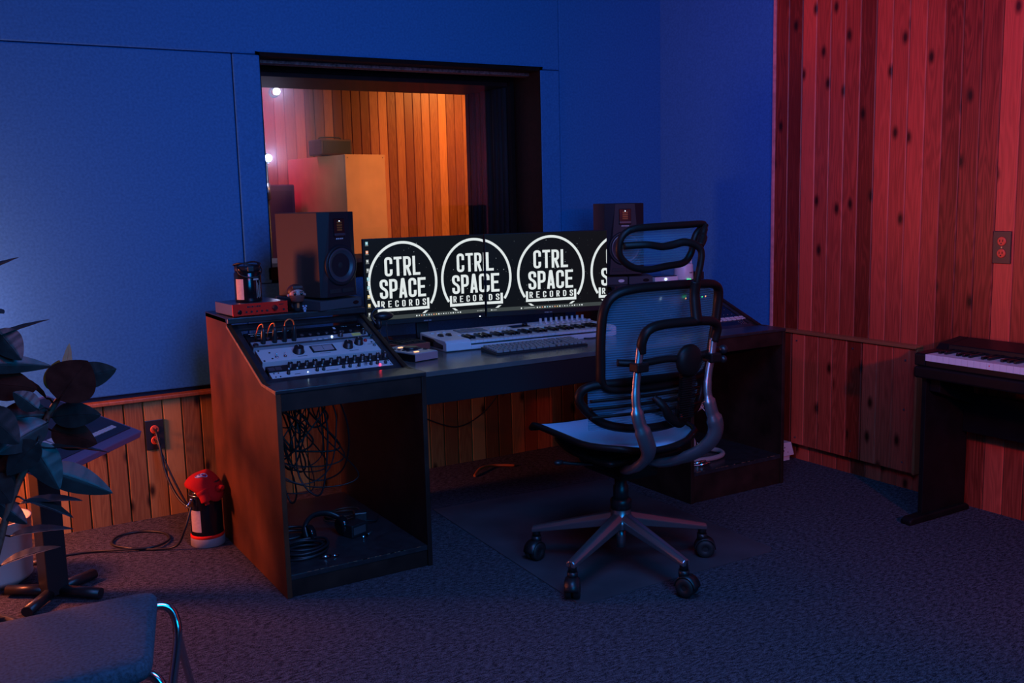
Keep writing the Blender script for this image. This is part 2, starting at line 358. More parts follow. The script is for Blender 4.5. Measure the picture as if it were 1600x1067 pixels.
# fabric panels on the back wall
def fpanel(x0,x1,z0,z1,lab,d=.0):
    o=MB().box(x0,W-d,z0,x1,W+.045,z1).build('wall_panel',M_fab,bevel=.006); struct(o,lab,'wall panel'); return o
fpanel(-1.8,1.361,.60,2.154,'tall blue fabric panel left of the booth window')
fpanel(1.364,OX0,OZ0-.03,2.154,'narrow blue fabric strip on the left side of the booth window',.004)
fpanel(-1.8,3.209,2.157,2.75,'long blue fabric panel above the booth window')
fpanel(OX1,3.206,OZ0-.03,2.154,'narrow blue fabric strip on the right side of the booth window',.004)
fpanel(1.364,3.206,.60,OZ0-.033,'blue fabric panel under the booth window behind the monitors')
fpanel(3.211,3.945,.60,2.75,'blue fabric panel between the booth window and the room corner')
def boards(axis,a0,a1,pitch,origin,z0,z1,face,depth,dirn,m,name,vgap=.004,ch=.006):
    # tongue-and-groove boards, each with chamfered long edges; face = coordinate of the front face, dirn = outward sign
    b=MB(); k=math.ceil((a0-origin)/pitch-1e-6)-1
    while origin+k*pitch<a1-1e-4:
        p=max(a0,origin+k*pitch); q=min(a1,origin+(k+1)*pitch); k+=1
        if q-p<.004: continue
        prof=[(p,0),(p+.002,0),(p+.002,depth-ch),(p+ch+.001,depth),(q-ch*.4,depth),(q-vgap,depth-ch),(q-vgap,0.0)]
        pts=[(u,face-dirn*(depth-d)) for u,d in prof]
        if axis=='X': b.prism([(x,y) for x,y in pts],z0,z1,'Z')
        else: b.prism([(y,x) for x,y in pts],z0,z1,'Z')
    if axis=='X': b.box(a0,min(face-dirn*depth,face-dirn*(depth-.003)),z0,a1,max(face-dirn*depth,face-dirn*(depth-.003)),z1)
    else: b.box(min(face-dirn*depth,face-dirn*(depth-.003)),a0,z0,max(face-dirn*depth,face-dirn*(depth-.003)),a1,z1)
    return b.build(name,m)
o=boards('X',-1.7,3.95,.0865,.668,0,.565,W-.014,.03,-1,M_cedar_b,'wall_back_wainscot'); struct(o,'knotty cedar wainscot boards along the foot of the back wall','wall panelling')
o=MB().box(-1.7,W-.040,.563,3.95,W+.02,.580).build('trim_1',M_cedar_t,bevel=.003); struct(o,'wooden cap rail on top of the back wall wainscot','trim')
# right wall: blue part, then cedar
o=MB().prism([(3.935,W+.05),(XR+.012,3.93),(4.2,3.93),(4.2,W+.05)],0,2.75,'Z').build('wall_right',M_fab); struct(o,'blue fabric wall between the corner and the cedar boards','wall')
o=boards('Y',-2.2,3.9155,.0925,3.916,0,2.75,XR,.03,-1,M_cedar_r,'wall_right'); struct(o,'tall reddish knotty cedar board wall on the right','wall')
o=MB().box(XR-.006,3.916,0,XR+.04,3.934,2.75).build('trim_2',mat('pink-lit strip',(.60,.26,.24),.45,var=.2,scale=30),bevel=.002); struct(o,'thin cedar corner strip between blue fabric and cedar boards','trim')  # paler than the other trim: pink light on the strip is in its colour
o=MB().box(XR+.03,-2.2,0,4.6,3.93,2.75).build('wall_right_core',MATS['wall core']); struct(o,'core of the right wall','wall')
# protruding lower panel on right wall
o=boards('Y',2.965,4.10,.0925,3.83,.095,.70,4.0,.045,-1,M_cedar_r,'wall_right_lower_panel'); struct(o,'low cedar board panel standing proud of the right wall','wall panelling')
b=MB().box(3.985,2.955,.70,XR+.003,4.10,.715)
struct(b.build('trim_3',M_cedar_t,bevel=.003),'cap rail on the low cedar panel of the right wall','trim')
struct(MB().box(3.998,2.953,.09,XR+.003,2.966,.70).build('trim_4',M_cedar_t,bevel=.002),'end strip of the low cedar panel beside the piano stand','trim')
b=MB()
for (y,z) in ((3.70,.66),(3.70,.13),(3.33,.66),(3.33,.13),(3.02,.64),(3.02,.14),(3.02,.40)): b.cyl((3.998,y,z),(3.9965,y,z),.005,seg=10)
struct(b.build('trim_5',M_dash),'screw heads in the low cedar panel','trim')
# booth window
wt=thing('window_1','deep dark-framed studio window looking into the recording booth','window',(OX0,W,OZ0)); wt['kind']='structure'
M_wf=mat('dark window wood',(.006,.003,.0025),.75,spec=.15,var=.5,scale=40,bump=.4,bscale=90)
M_wf2=mat('dark purple brown jamb',(.014,.005,.005),.6,spec=.2,var=.5,scale=14,bump=.2,bscale=60)
M_wf3=mat('scuffed header strip',(.10,.075,.075),.55,var=.9,scale=70,bump=.8,bscale=120)
LO=(OX0,W,OZ0)
def wb(name,boxes,m,bevel=.002):
    b=MB(); b.X=Matrix.Translation((-LO[0],-LO[1],-LO[2]))
    for q in boxes: b.box(*q)
    return b.build(name,m,wt,bevel=bevel)
wb('frame',[(OX0-.018,W-.002,OZ0-.018,OX0+.003,5.06,OZ1+.018),(OX1-.003,W-.002,OZ0-.018,OX1+.018,5.06,OZ1+.018),(OX0-.018,W-.002,OZ1-.003,OX1+.018,5.06,OZ1+.018),(OX0-.018,W-.004,OZ0-.018,OX1+.018,5.06,OZ0+.045)],M_wf)
wb('inner_lining',[(OX0-.018,5.06,OZ0-.018,OX0+.004,5.55,OZ1),(OX1-.030,5.06,OZ0-.018,OX1+.018,5.55,OZ1),(OX0-.018,5.06,2.095,OX1+.018,5.55,OZ1+.01),(OX0-.018,5.06,OZ0-.018,OX1+.018,5.55,OZ0+.045)],M_wf2)
wb('header_strip',[(OX0,4.86,2.131,OX1-.003,4.93,2.148)],M_wf3)
wb('glazing_bead',[(OX0,5.03,2.118,OX1,5.06,2.148),(OX1-.03,5.03,OZ0+.045,OX1-.003,5.06,2.12),(OX1-.05,5.50,OZ0+.045,OX1-.03,5.54,2.095)],M_wf)
b=MB(); b.X=Matrix.Translation((-LO[0],-LO[1],-LO[2]))
b.box(OX0+.003,5.062,OZ0+.045,OX1-.030,5.066,2.118); b.build('glass_pane',M_glass,wt)
# upright pleats standing in for striped glass reflections along the right jamb
b=MB(); b.X=Matrix.Translation((-LO[0],-LO[1],-LO[2]))
for k in range(9):
    y=5.09+k*.046; b.cyl((OX1-.034,y,OZ0+.05),(OX1-.034,y,2.09),.016+.006*(k%3),seg=10)
b.build('reflection_pleats',mat('dark reflection stripes',(.012,.005,.008),.8,var=.3,scale=30),wt)
# booth room
o=boards('X',2.74,6.2,.088,.0,0,2.75,8.60,.03,-1,M_booth,'wall_booth_back'); struct(o,'warm cedar board wall at the back of the booth','wall')
o=boards('X',.5,2.95,.088,.0,0,2.75,8.10,.03,-1,M_booth,'wall_booth_left'); struct(o,'magenta-lit cedar boards on the left of the booth','wall')
o=MB().box(.4,5.55,0,.5,9,2.75).build('wall_booth_side',M_booth); struct(o,'side wall of the booth','wall')
o=MB().box(6.2,5.55,0,6.3,9,2.75).build('wall_booth_side_right',M_booth); struct(o,'right side wall of the booth','wall')
o=MB().box(.5,8.62,0,6.2,8.8,2.75).build('wall_booth_core',MATS['wall core']); struct(o,'core of the booth back wall','wall')
# booth furniture
bc=thing('plywood_cabinet','tall plain plywood cabinet seen through the booth window','cabinet',(2.80,7.0,0),math.radians(8))
MB().box(0,.012,0,.345,.93,1.803).build('body',M_ply,bc,bevel=.003)
MB().box(0,0,0.0,.345,.011,1.803).build('front_panel',M_ply,bc,bevel=.002)
b=MB()
for x in (.02,.325): b.cyl((x,-.001,1.78),(x,.002,1.78),.004,seg=8)
b.build('screw',M_blackm,bc,split=True)
am=thing('small_amplifier','small dark box amplifier on top of the plywood cabinet','amplifier',(2.70,7.22,1.803),math.radians(8))
MB().box(0,0,.006,.27,.20,.125).build('body',mat('dark brown cover',(.05,.018,.015),.6),am,bevel=.01)
MB().box(.02,-.004,.02,.25,.0,.11).build('front_grille',M_blackm,am)
MB().tube(cr([(.04,.1,.124),(.06,.1,.142),(.21,.1,.142),(.23,.1,.124)]),.006).build('handle',M_blackm,am)
b=MB()
for x in(.03,.24):
    for y in(.03,.17): b.cyl((x,y,0),(x,y,.008),.01,seg=8)
b.build('foot',M_rubber,am,split=True)
gb=thing('guitar_amp_cabinet','dark upholstered amp cabinet left of the plywood cabinet','speaker cabinet',(2.28,7.55,0),math.radians(8))
MB().box(0,0,0,.33,.3,1.60).build('body',mat('dark plum cloth',(.10,.03,.06),.9),gb,bevel=.01)
MB().box(.03,-.006,.05,.30,0,1.55).build('grille',mat('grille cloth plum',(.07,.02,.045),.95,bump=.4),gb)
def studio_lamp(x,y,z,lab,stand):
    t=thing('studio_spotlight',lab,'lamp',(x,y,0),0,None)
    MB().sphere((0,0,z),.026).build('bulb',emis('booth lamp',(.72,.8,1),45),t)
    MB().lathe([(.036,.0),(.042,.05),(.026,.09)],(0,.02,z),16,R=RX(-PI/2),cap=False).build('housing',M_blackm,t)
    light('spotlight_glow','POINT',(x,y-.04,z),None,3.0,(.42,.52,1),.03)
    if stand:
        MB().cyl((0,.06,.02),(0,.06,z-.02),.012).build('pole',M_black,t)
        MB().cyl((0,.06,z-.3),(0,.06,z-.18),.022).build('clamp',M_brush,t)
        for k in range(3):
            a=k*2.094+.3; MB().tube([(0,.06,.35),(.28*math.cos(a),.06+.28*math.sin(a),.008)],.008).build('leg',M_blackm,t)
    else:
        MB().cyl((0,.06,z),(0,.06,2.75),.01).build('hanging_rod',M_blackm,t)
studio_lamp(2.474,7.5,2.296,'upper bright blue-white spotlight hanging in the booth',False)
studio_lamp(2.285,7.2,1.785,'lower bright blue-white spotlight on a stand in the booth',True)
# haze in the booth
hz=MB().sphere((0,0,0),1,0,20,12).build('booth_haze',nt('haze')[0]); hz.location=(2.36,7.30,2.05); hz.scale=(.62,.70,.68)
hz['kind']='stuff'; hz['label']='thin haze glowing round the two spotlights in the booth'; hz['category']='haze'
t=MATS['haze'].node_tree; vs=t.nodes.new('ShaderNodeVolumeScatter'); vs.inputs['Color'].default_value=(.85,.9,1,1); vs.inputs['Anisotropy'].default_value=.2
tc=t.nodes.new('ShaderNodeTexCoord'); vl=t.nodes.new('ShaderNodeVectorMath'); vl.operation='LENGTH'; lk(t,tc.outputs['Object'],vl.inputs[0])
mr=t.nodes.new('ShaderNodeMapRange'); mr.interpolation_type='SMOOTHSTEP'; mr.inputs[1].default_value=1; mr.inputs[2].default_value=.1; mr.inputs[3].default_value=0; mr.inputs[4].default_value=.75
lk(t,vl.outputs['Value'],mr.inputs[0]); lk(t,mr.outputs[0],vs.inputs['Density'])
t.nodes.remove(t.nodes['Principled BSDF']); lk(t,vs.outputs[0],t.nodes['Material Output'].inputs['Volume'])
# outlets
def outlet(name,lab,loc,rz,plate,sock):
    t=thing(name,lab,'outlet',loc,rz)
    MB().box(-.042,-.006,-.07,.042,0,.07).build('plate',plate,t,bevel=.002)
    for z in (-.026,.026):
        s=MB().lathe([(.020,0),(.020,.004),(.017,.006)],(0,-.005,z),20,R=RX(PI/2)).build('socket',sock,t)
        b=MB()
        for x in(-.007,.007): b.box(x-.0012,-.0125,z-.002,x+.0012,-.0108,z+.008)
        b.cyl((0,-.0125,z-.009),(0,-.0108,z-.009),.003,seg=8)
        b.build('slots',M_blackm,s)
    MB().cyl((0,-.0075,0),(0,-.006,0),.004,seg=10).build('screw',M_chrome,t)
    return t
outlet('wall_outlet','metal outlet plate with two orange sockets on the right cedar wall',(XR-.001,2.580,1.188),-PI/2,M_plate,M_org)
outlet('wall_outlet','metal outlet plate with two orange sockets low on the back wainscot',(.886,W-.0145,.398),0,M_plate,M_org)
# ================================================================ LETTERING (flat printed / lit characters)
def rc(pts,r,n=5,closed=False):
    out=[];N=len(pts)
    for i,p in enumerate(pts):
        if not closed and i in (0,N-1): out.append(p); continue
        a=pts[i-1];c=pts[(i+1)%N]
        v1=Vector((a[0]-p[0],a[1]-p[1]));v2=Vector((c[0]-p[0],c[1]-p[1]))
        rr=min(r,v1.length*.5,v2.length*.5) if closed else min(r,v1.length*(1 if i==1 else .5),v2.length*(1 if i==N-2 else .5))
        A=Vector(p)+v1.normalized()*rr;B=Vector(p)+v2.normalized()*rr;P=Vector(p)
        for k in range(n+1):
            t=k/n; q=A*(1-t)**2+P*2*t*(1-t)+B*t*t; out.append((q.x,q.y))
    return out
def glyph(ch,w=.40,s=.135):
    a=s/2;W_=w-a;T=1-a;B=a;m=.5
    G={'C':[rc([(W_,.64),(W_,T),(a,T),(a,B),(W_,B),(W_,.36)],.15)],
    'T':[[(0,T),(w,T)],[(w/2,T),(w/2,0)]],
    'R':[[(a,0),(a,1)],rc([(a,T),(W_-.01,T),(W_-.01,.47),(a,.47)],.14),[(w*.50,.44),(W_+.005,0)]],
    'L':[[(a,1),(a,B),(w*.95,B)]],
    'S':[rc([(W_,.67),(W_,T),(a,T),(a,.60),(W_,.42),(W_,B),(a,B),(a,.33)],.14)],
    'P':[[(a,0),(a,1)],rc([(a,T),(W_,T),(W_,.42),(a,.42)],.14)],
    'A':[[(a*.95,0),(w/2-.015,.99)],[(w/2+.015,.99),(w-a*.95,0)],[(.11,.24),(w-.11,.24)],[(w/2-.05,.955),(w/2+.05,.955)]],
    'E':[[(w,T),(a,T),(a,B),(w,B)],[(a,.52),(w*.88,.52)]],
    'O':[rc([(a,B),(a,T),(W_,T),(W_,B)],.15,closed=True)+[None]],
    'D':[rc([(a,B),(a,T),(W_*.75,T),(W_,T*.8),(W_,.2),(W_*.75,B)],.04,closed=True)+[None]],
    'M':[[(a,0),(a,1)],[(a,.95),(w/2,.3),(W_,.95)],[(W_,0),(W_,1)]],'I':[[(w/2,0),(w/2,1)]],'N':[[(a,0),(a,1)],[(a,.95),(W_,.05)],[(W_,0),(W_,1)]],
    'B':[rc([(a,B),(a,T),(W_,T),(W_*.9,.5),(W_,.5),(W_,B)],.08,closed=True)+[None],[(a,.5),(W_,.5)]],'K':[[(a,0),(a,1)],[(a,.45),(W_,1)],[(a+.05,.5),(W_,0)]],
    'U':[rc([(a,1),(a,B),(W_,B),(W_,1)],.14)],'H':[[(a,0),(a,1)],[(W_,0),(W_,1)],[(a,.5),(W_,.5)]],'F':[[(w,T),(a,T),(a,0)],[(a,.52),(w*.85,.52)]]}
    return G.get(ch,[]) ,s
def ribbon(path,s):
    closed=path[-1] is None
    if closed: path=path[:-1]
    P=[Vector(p) for p in path]; Q=[P[0]]
    for p in P[1:]:
        if (p-Q[-1]).length>1e-5: Q.append(p)
    P=Q;n=len(P); L=[];R=[]
    for i in range(n):
        if closed: a=P[i]-P[i-1];b=P[(i+1)%n]-P[i]
        else: a=P[i]-P[i-1] if i else P[1]-P[0]; b=P[i+1]-P[i] if i<n-1 else a
        a=a.normalized();b=b.normalized(); na=Vector((-a.y,a.x));nb=Vector((-b.y,b.x)); m=(na+nb)
        if m.length<1e-6: m=na
        m.normalize(); k=s/2/max(.5,m.dot(na)); L.append(P[i]+m*k);R.append(P[i]-m*k)
    quads=[]
    for i in range(n if closed else n-1):
        j=(i+1)%n; quads.append([L[i],L[j],R[j],R[i]])
    return quads
def clip(poly,xmin,xmax):
    for lim,sg in ((xmin,1),(xmax,-1)):
        out=[]
        for i in range(len(poly)):
            a,b=poly[i-1],poly[i]; ia=(a.x-lim)*sg>=0; ib=(b.x-lim)*sg>=0
            if ia!=ib:
                t=(lim-a.x)/(b.x-a.x); out.append(a.lerp(b,t))
            if ib: out.append(b)
        poly=out
        if len(poly)<3: return []
    return poly
def put(mb,quads,m,fn,xmin=-1e9,xmax=1e9):
    for q in quads:
        q=clip([Vector(p) for p in q],xmin,xmax)
        if len(q)>=3: mb.add([fn(p.x,p.y) for p in q],[list(range(len(q)))],m)
def text_quads(txt,x0,x1,z0,z1,cw=.40,gap=.07,s=.135):
    n=len(txt); tot=sum(cw if c!=' ' else cw*.6 for c in txt)+gap*(n-1); kx=(x1-x0)/tot; kz=z1-z0; u=0; out=[]
    for c in txt:
        g,_=glyph(c,cw,s)
        for st in g:
            for q in ribbon(list(st),s): out.append([Vector((x0+(u+p.x)*kx,z0+p.y*kz)) for p in q])
        u+=(cw if c!=' ' else cw*.6)+gap
    return out
def arc_quads(cx,cz,rx,rz,a0,a1,th,n=64):
    out=[]
    for i in range(n):
        t0=math.radians(a0+(a1-a0)*i/n);t1=math.radians(a0+(a1-a0)*(i+1)/n)
        out.append([Vector((cx+(rx+d)*math.cos(t),cz+(rz+d)*math.sin(t))) for t,d in ((t0,0),(t1,0),(t1,-th),(t0,-th))])
    return out
def rect(x0,z0,x1,z1): return [[Vector((x0,z0)),Vector((x1,z0)),Vector((x1,z1)),Vector((x0,z1))]]
def logo(cx,sx=1.0):
    # measured about its centre 0.1865 from the screen's left edge
    def X(v): return cx+(v-.1865)*sx
    Q=[]
    Q+=arc_quads(cx,.181,.1705*sx,.190,-35.5,215.5,.0120)
    Q+=[[Vector(( X(.1865+sg*(v-.1865)),z)) for v,z in ((.068,.0415),(.082,.0415),(.104,.0255),(.089,.0255))] for sg in (1,-1)]
    Q+=text_quads('CTRL',X(.0985),X(.2745),.2115,.300,gap=.075)
    Q+=text_quads('SPACE',X(.0715),X(.2975),.109,.1985,gap=.07)
    Q+=text_quads('RECORDS',X(.0755),X(.2960),.0685,.0985,gap=.34,cw=.34,s=.115)
    Q+=rect(X(.0575),.0495,X(.3125),.0625)+rect(X(.0575),.0625,X(.0685),.1015)+rect(X(.3015),.0625,X(.3125),.1015)
    return Q
# ================================================================ MONITORS
E_black=emis('screen black',(.0045,.0055,.0065),1); E_white=emis('screen white',(.74,.80,.80),1.0); E_task=emis('taskbar grey',(.045,.055,.055),1)
E_star=emis('screen stars',(.30,.35,.38),1); E_or=emis('icon orange',(.9,.35,.2),1); E_cy=emis('icon pale blue',(.25,.55,.65),1); E_yl=emis('icon yellow',(.8,.6,.25),1); E_gr=emis('icon grey',(.35,.38,.38),1)
SM=[E_black,E_white,E_task,E_star,E_or,E_cy,E_yl,E_gr]
def monitor(lab,loc,deg,w,logos,icons,stand_x):
    t=thing('monitor',lab,'monitor',(loc[0],loc[1],.787),math.radians(deg),'wide computer monitors on the desk')
    dz=loc[2]-.787; h=.387
    MB().box(0,.0,dz-.014,w,.022,dz+h).build('housing',M_black,t,bevel=.003)
    MB().box(w*.2,.022,dz+.06,w*.8,.045,dz+.30).build('back_bulge',M_black,t,bevel=.012)
    y0=-.0006; b=MB(); xm,xM=.004,w-.004
    f0=lambda x,z:(x,y0,dz+z); f1=lambda x,z:(x,y0-.0005,dz+z); f2=lambda x,z:(x,y0-.0010,dz+z)
    put(b,rect(xm,.010,xM,h-.004),0,f0)
    random.seed(int(w*1000)+int(loc[0]*10))
    for _ in range(90):
        x=random.uniform(.02,w-.02);z=random.uniform(.04,h-.02);s=random.choice((.0005,.0006,.0008,.0013)); put(b,rect(x-s,z-s,x+s,z+s),3,f1)
    for cx,sx in logos: put(b,logo(cx,sx),1,f1,xm,xM)
    put(b,rect(xm,.012,xM,.030),2,f2)
    f3=lambda x,z:(x,y0-.0015,dz+z)
    # taskbar icons
    x=w*.41; cols=[1,1,4,1,5,1,7,4,6,1,7,1,7,7,1,1,7,1,1]
    for i,c in enumerate(cols):
        s=.0026 if i%3 else .0032; put(b,rect(x-s,.0205-s,x+s,.0205+s),c,f3); x+=w*.0205
    if icons:
        for i,c in enumerate((5,4,7,7,5,5,6,6,7)):
            z=.368-i*.0405; put(b,rect(.012,z-.008,.024,z+.006),c,f3); put(b,rect(.0105,z-.0125,.0255,z-.0105),7,f3); put(b,rect(.015,z-.003,.021,z+.002),1,lambda x,z:(x,y0-.002,dz+z))
        for i in range(6): put(b,rect(w-.045+i*.007,.0185,w-.041+i*.007,.0225),7,f3)
    else:
        put(b,rect(.022,.0185,.030,.0225),1,f3); put(b,rect(.033,.0185,.052,.0215),7,f3)
        put(b,rect(w*.275,.017,w*.285,.024),1,f3); put(b,rect(w*.30,.019,w*.39,.022),7,f3); put(b,rect(w-.03,.017,w-.015,.024),7,f3)
    b.build('screen',SM,t)
    b=MB(); put(b,text_quads('BEN',w*.47,w*.53,-.009,-.0035),0,lambda x,z:(x,-.0006,dz+z)); b.build('brand_mark',M_racks,t)
    MB().box(w*.945,-.001,dz-.0085,w*.955,.001,dz-.0055).build('power_light',M_ledw,t)
    s=MB(); s.box(stand_x-.03,.07,.012,stand_x+.03,.095,dz+.16,R=RX(-.08)); s.build('stand_neck',M_black,t,bevel=.004)
    MB().box(stand_x-.12,.045,0,stand_x+.12,.235,.012).build('stand_base',M_black,t,bevel=.004)
    return t
monitor('left wide monitor beside the left speaker with desktop icons down its left edge',(1.745,4.200,.897),-5,.602,[(.1865,1),(.5465,1)],True,.30)
monitor('right wide monitor next to the right speaker, turned in towards the chair',(2.3455,4.140,.897),-14,.634,[(-.045*1.065,1.05),(.3145*1.065,1.03),(.674*1.065,1.03)],False,.40)
# ================================================================ DESK
LX,RXX,FY=1.065,3.634,3.435
def pod(name,lab,x0,w,open_left,floor_z,toe):
    t=thing(name,lab,'cabinet',(x0,FY,0))
    prof=[(0,0),(0,.783),(.16,.789),(.592,.963),(.612,.993),(.93,.993),(.93,0)]
    for i,xa in enumerate((0,w-.02)):
        o=MB().prism(prof,xa,xa+.02,'X').build('side_panel',M_desklit if (i==0 and open_left) else M_desk,t,bevel=.0025)
    MB().box(.02,.004,.705,w-.02,.022,.772).build('apron',M_desk,t,bevel=.002)
    MB().box(.0,-.003,.772,w,.165,.787).build('front_ledge',M_desktop,t,bevel=.003)
    MB().box(.02,.004,floor_z-.02,w-.02,.9,floor_z).build('bottom_shelf',M_desktop,t,bevel=.002)
    MB().box(.02,.008,0,w-.02,.026,floor_z-.02).build('toe_kick',M_desk,t,bevel=.002)
    MB().box(-.0,.578,.972,w,.935,.995).build('top_shelf',M_desktop,t,bevel=.003)
    # sloping rack opening: frame rails and dark recess behind
    sl=math.atan2(.165,.40)
    R=RX(sl); b=MB(); b.X=Matrix.Translation((0,.185,.785))@R.to_4x4()
    b.box(.02,0,-.008,.045,.455,.004); b.box(w-.045,0,-.008,w-.02,.455,.004); b.box(.02,-.02,-.008,w-.02,.018,.004); b.box(.02,.42,-.008,w-.02,.460,.004)
    b.build('rack_frame',M_desktop,t,bevel=.002)
    b=MB(); b.X=Matrix.Translation((0,.185,.785))@R.to_4x4(); b.box(.045,0,-.075,w-.045,.43,-.07); b.build('rack_back',M_blackm,t)
    # worn lighter marks along the ledge of the shelf and floor board
    b=MB(); random.seed(int(x0*100))
    for k in range(26):
        x=random.uniform(.03,w-.06); b.box(x,.5770,.9952-.0,x+random.uniform(.004,.02),.581+random.uniform(0,.006),.9955)
    for k in range(22):
        x=random.uniform(.03,w-.06); b.box(x,.0035,floor_z-.0012,x+random.uniform(.006,.03),.006,floor_z+.0004)
    b.build('worn_edges',M_edge,t)['kind']='stuff'
    return t,sl
podL,SL=pod('desk_cabinet','left desk cabinet with an orange-lit side, rack gear in its slope and cables below',LX,.602,True,.087,.07)
podR,_=pod('desk_cabinet','right desk cabinet by the cedar wall with grey hoses on its floor board',3.025,.609,False,.150,.13)
# centre desk
dk=thing('desk','dark wide desktop with a deep front apron between the two cabinets','desk',(1.667,FY,0))
MB().box(0,.0,.767,1.358,1.05,.787).build('desktop',mat('worn screen-lit desktop',(.085,.083,.080),.24,var=.25,scale=7,bump=.05),dk,bevel=.002)  # base colour raised to carry the monitors' reflection
MB().box(0,.004,.655,1.358,.024,.767).build('apron',M_black,dk,bevel=.002)
MB().box(0,.024,.70,.02,1.0,.767).build('cleat',M_desk,dk); MB().box(1.338,.024,.70,1.358,1.0,.767).build('cleat',M_desk,dk)
MB().box(.0,1.00,.60,1.358,1.02,.767).build('rear_rail',M_desk,dk)
# worn pale board edge that runs along the side cap of the left cabinet
MB().prism([(-.0015,.770),(-.0015,.7845),(.155,.7905),(.60,.966),(.605,.957),(.16,.779),(.005,.772)],-.0012,.0005,'X').build('worn_side_edge',M_edge,podL)
# ================================================================ RACK GEAR (left pod); frame: x across, v up the slope, n out
def rackthing(name,lab,x,v,cat='audio equipment'):
    return_y=3.62+v*math.cos(SL); z=.785+v*math.sin(SL)
    t=bpy.data.objects.new(name,None); COL.objects.link(t); t.location=(x,return_y,z); t.rotation_euler=(SL,0,0); t['label']=lab; t['category']=cat
    return t
def knob(par,x,v,r,h,m=None,mark=True,name='knob'):
    k=MB(); k.lathe([(r*1.15,0),(r*1.15,h*.15),(r,h*.2),(r*.9,h)],(x,v,.0),18); o=k.build(name,m or M_black,par)
    if mark and r>.006: MB().box(x-.001,v+r*.2,h,x+.001,v+r*.85,h+.0006).build('pointer',M_rackw,o)
    return o
RX0=1.11
# unit 4 (bottom, pale with small black knobs)
u=rackthing('compressor_unit','narrow pale rack unit, lowest in the slope, with small black knobs and a red light',RX0,.022)
MB().box(.012,0,-.05,.527,.045,0).build('faceplate',M_rackw,u,bevel=.0008)
for x in (.082,.197,.224,.307,.334,.372,.424,.452,.488): knob(u,x,.024,.0062,.016,mark=False)
b=MB()
for x in (.028,.046,.52,.505): b.cyl((x,.01,0),(x,.01,.002),.003,seg=8); b.cyl((x,.036,0),(x,.036,.002),.003,seg=8)
b.build('screw',M_blackm,u,split=True)
b=MB()
for x in (.105,.232,.262,.245,.355,.47): b.box(x,.016,.0001,x+.022,.019,.0005)
b.build('printed_marks',M_black,u)
for x in (.395,.402): MB().box(x,.018,0,x+.003,.032,.012).build('toggle_switch',M_chrome,u)
MB().sphere((.459,.012,.003),.0035,seg=10,rings=6).build('red_light',M_ledr,u); MB().sphere((.158,.020,.002),.002,seg=8,rings=5).build('white_light',M_ledw,u)
# unit 3 (black, many knobs)
u=rackthing('equalizer_unit','narrow black rack unit crowded with knobs, second from the bottom of the slope',RX0,.071)
MB().box(.012,0,-.05,.527,.044,0).build('faceplate',M_black,u,bevel=.0008)
random.seed(4)
for k in range(13):
    x=.105+k*.0335; knob(u,x,.026,.0085 if k%3 else .011,.018)
b=MB()
for k in range(46):
    x=.02+random.random()*.49; v=random.choice((.006,.012,.038)); b.box(x,v,.0001,x+random.uniform(.004,.014),v+.0018,.0006)
for x in (.018,.045,.40,.50): b.box(x,.01,.0001,x+.024,.034,.0004)
b.build('printed_marks',M_dash,u)
b=MB()
for k in range(12): b.box(.09+k*.034,.004,0,.096+k*.034,.009,.005)
b.build('button',M_rackw,u,split=True)
# unit 2 (2U white with meter)
u=rackthing('tube_compressor','tall white rack unit with a rectangular meter window and three black knobs',RX0,.149)
MB().box(.012,0,-.06,.530,.096,0).build('faceplate',M_rackw,u,bevel=.001)
MB().box(.229,.032,0,.330,.084,.003).build('meter_bezel',M_black,u,bevel=.001)
MB().box(.237,.038,.003,.322,.078,.0036).build('meter_face',mat('meter face',(.42,.33,.34),.4),u)
MB().box(.279,.042,.0038,.2805,.074,.0042).build('meter_needle',M_blackm,u)
for x,v,r in ((.175,.052,.021),(.386,.052,.019),(.440,.070,.017)):
    knob(u,x,v,r,.024)
    b=MB()
    for a in range(11):
        th=math.radians(-30+a*24); b.cyl((x+math.cos(th)*(r+.008),v+math.sin(th)*(r+.008),0),(x+math.cos(th)*(r+.008),v+math.sin(th)*(r+.008),.0006),.0011,seg=6)
    b.build('dial_marks',M_blackm,u)
for x,v in ((.077,.026),(.112,.026),(.498,.040)):
    s=MB(); s.cyl((x,v,0),(x,v,.004),.007,seg=8); s.tube([(x,v,.004),(x,v+.004,.018)],[.002,.003],seg=8); s.build('toggle_switch',M_chrome,u)
MB().lathe([(.008,0),(.008,.004),(.005,.009),(0,.011)],(.475,.084,0),14).build('red_jewel',mat('red jewel',(.5,.02,.02),.2),u)
b=MB()
for x,v in ((.022,.008),(.022,.088),(.52,.008),(.52,.088),(.058,.02),(.06,.066),(.515,.06),(.498,.07)): b.cyl((x,v,0),(x,v,.002),.0042,seg=10)
for (a,c,d,e) in ((.475,.055,.515,.058),(.38,.018,.42,.0205),(.255,.022,.30,.0245),(.16,.016,.20,.0185)): b.box(a,c,.0001,d,e,.0004)
b.build('screw',M_blackm,u,split=True)
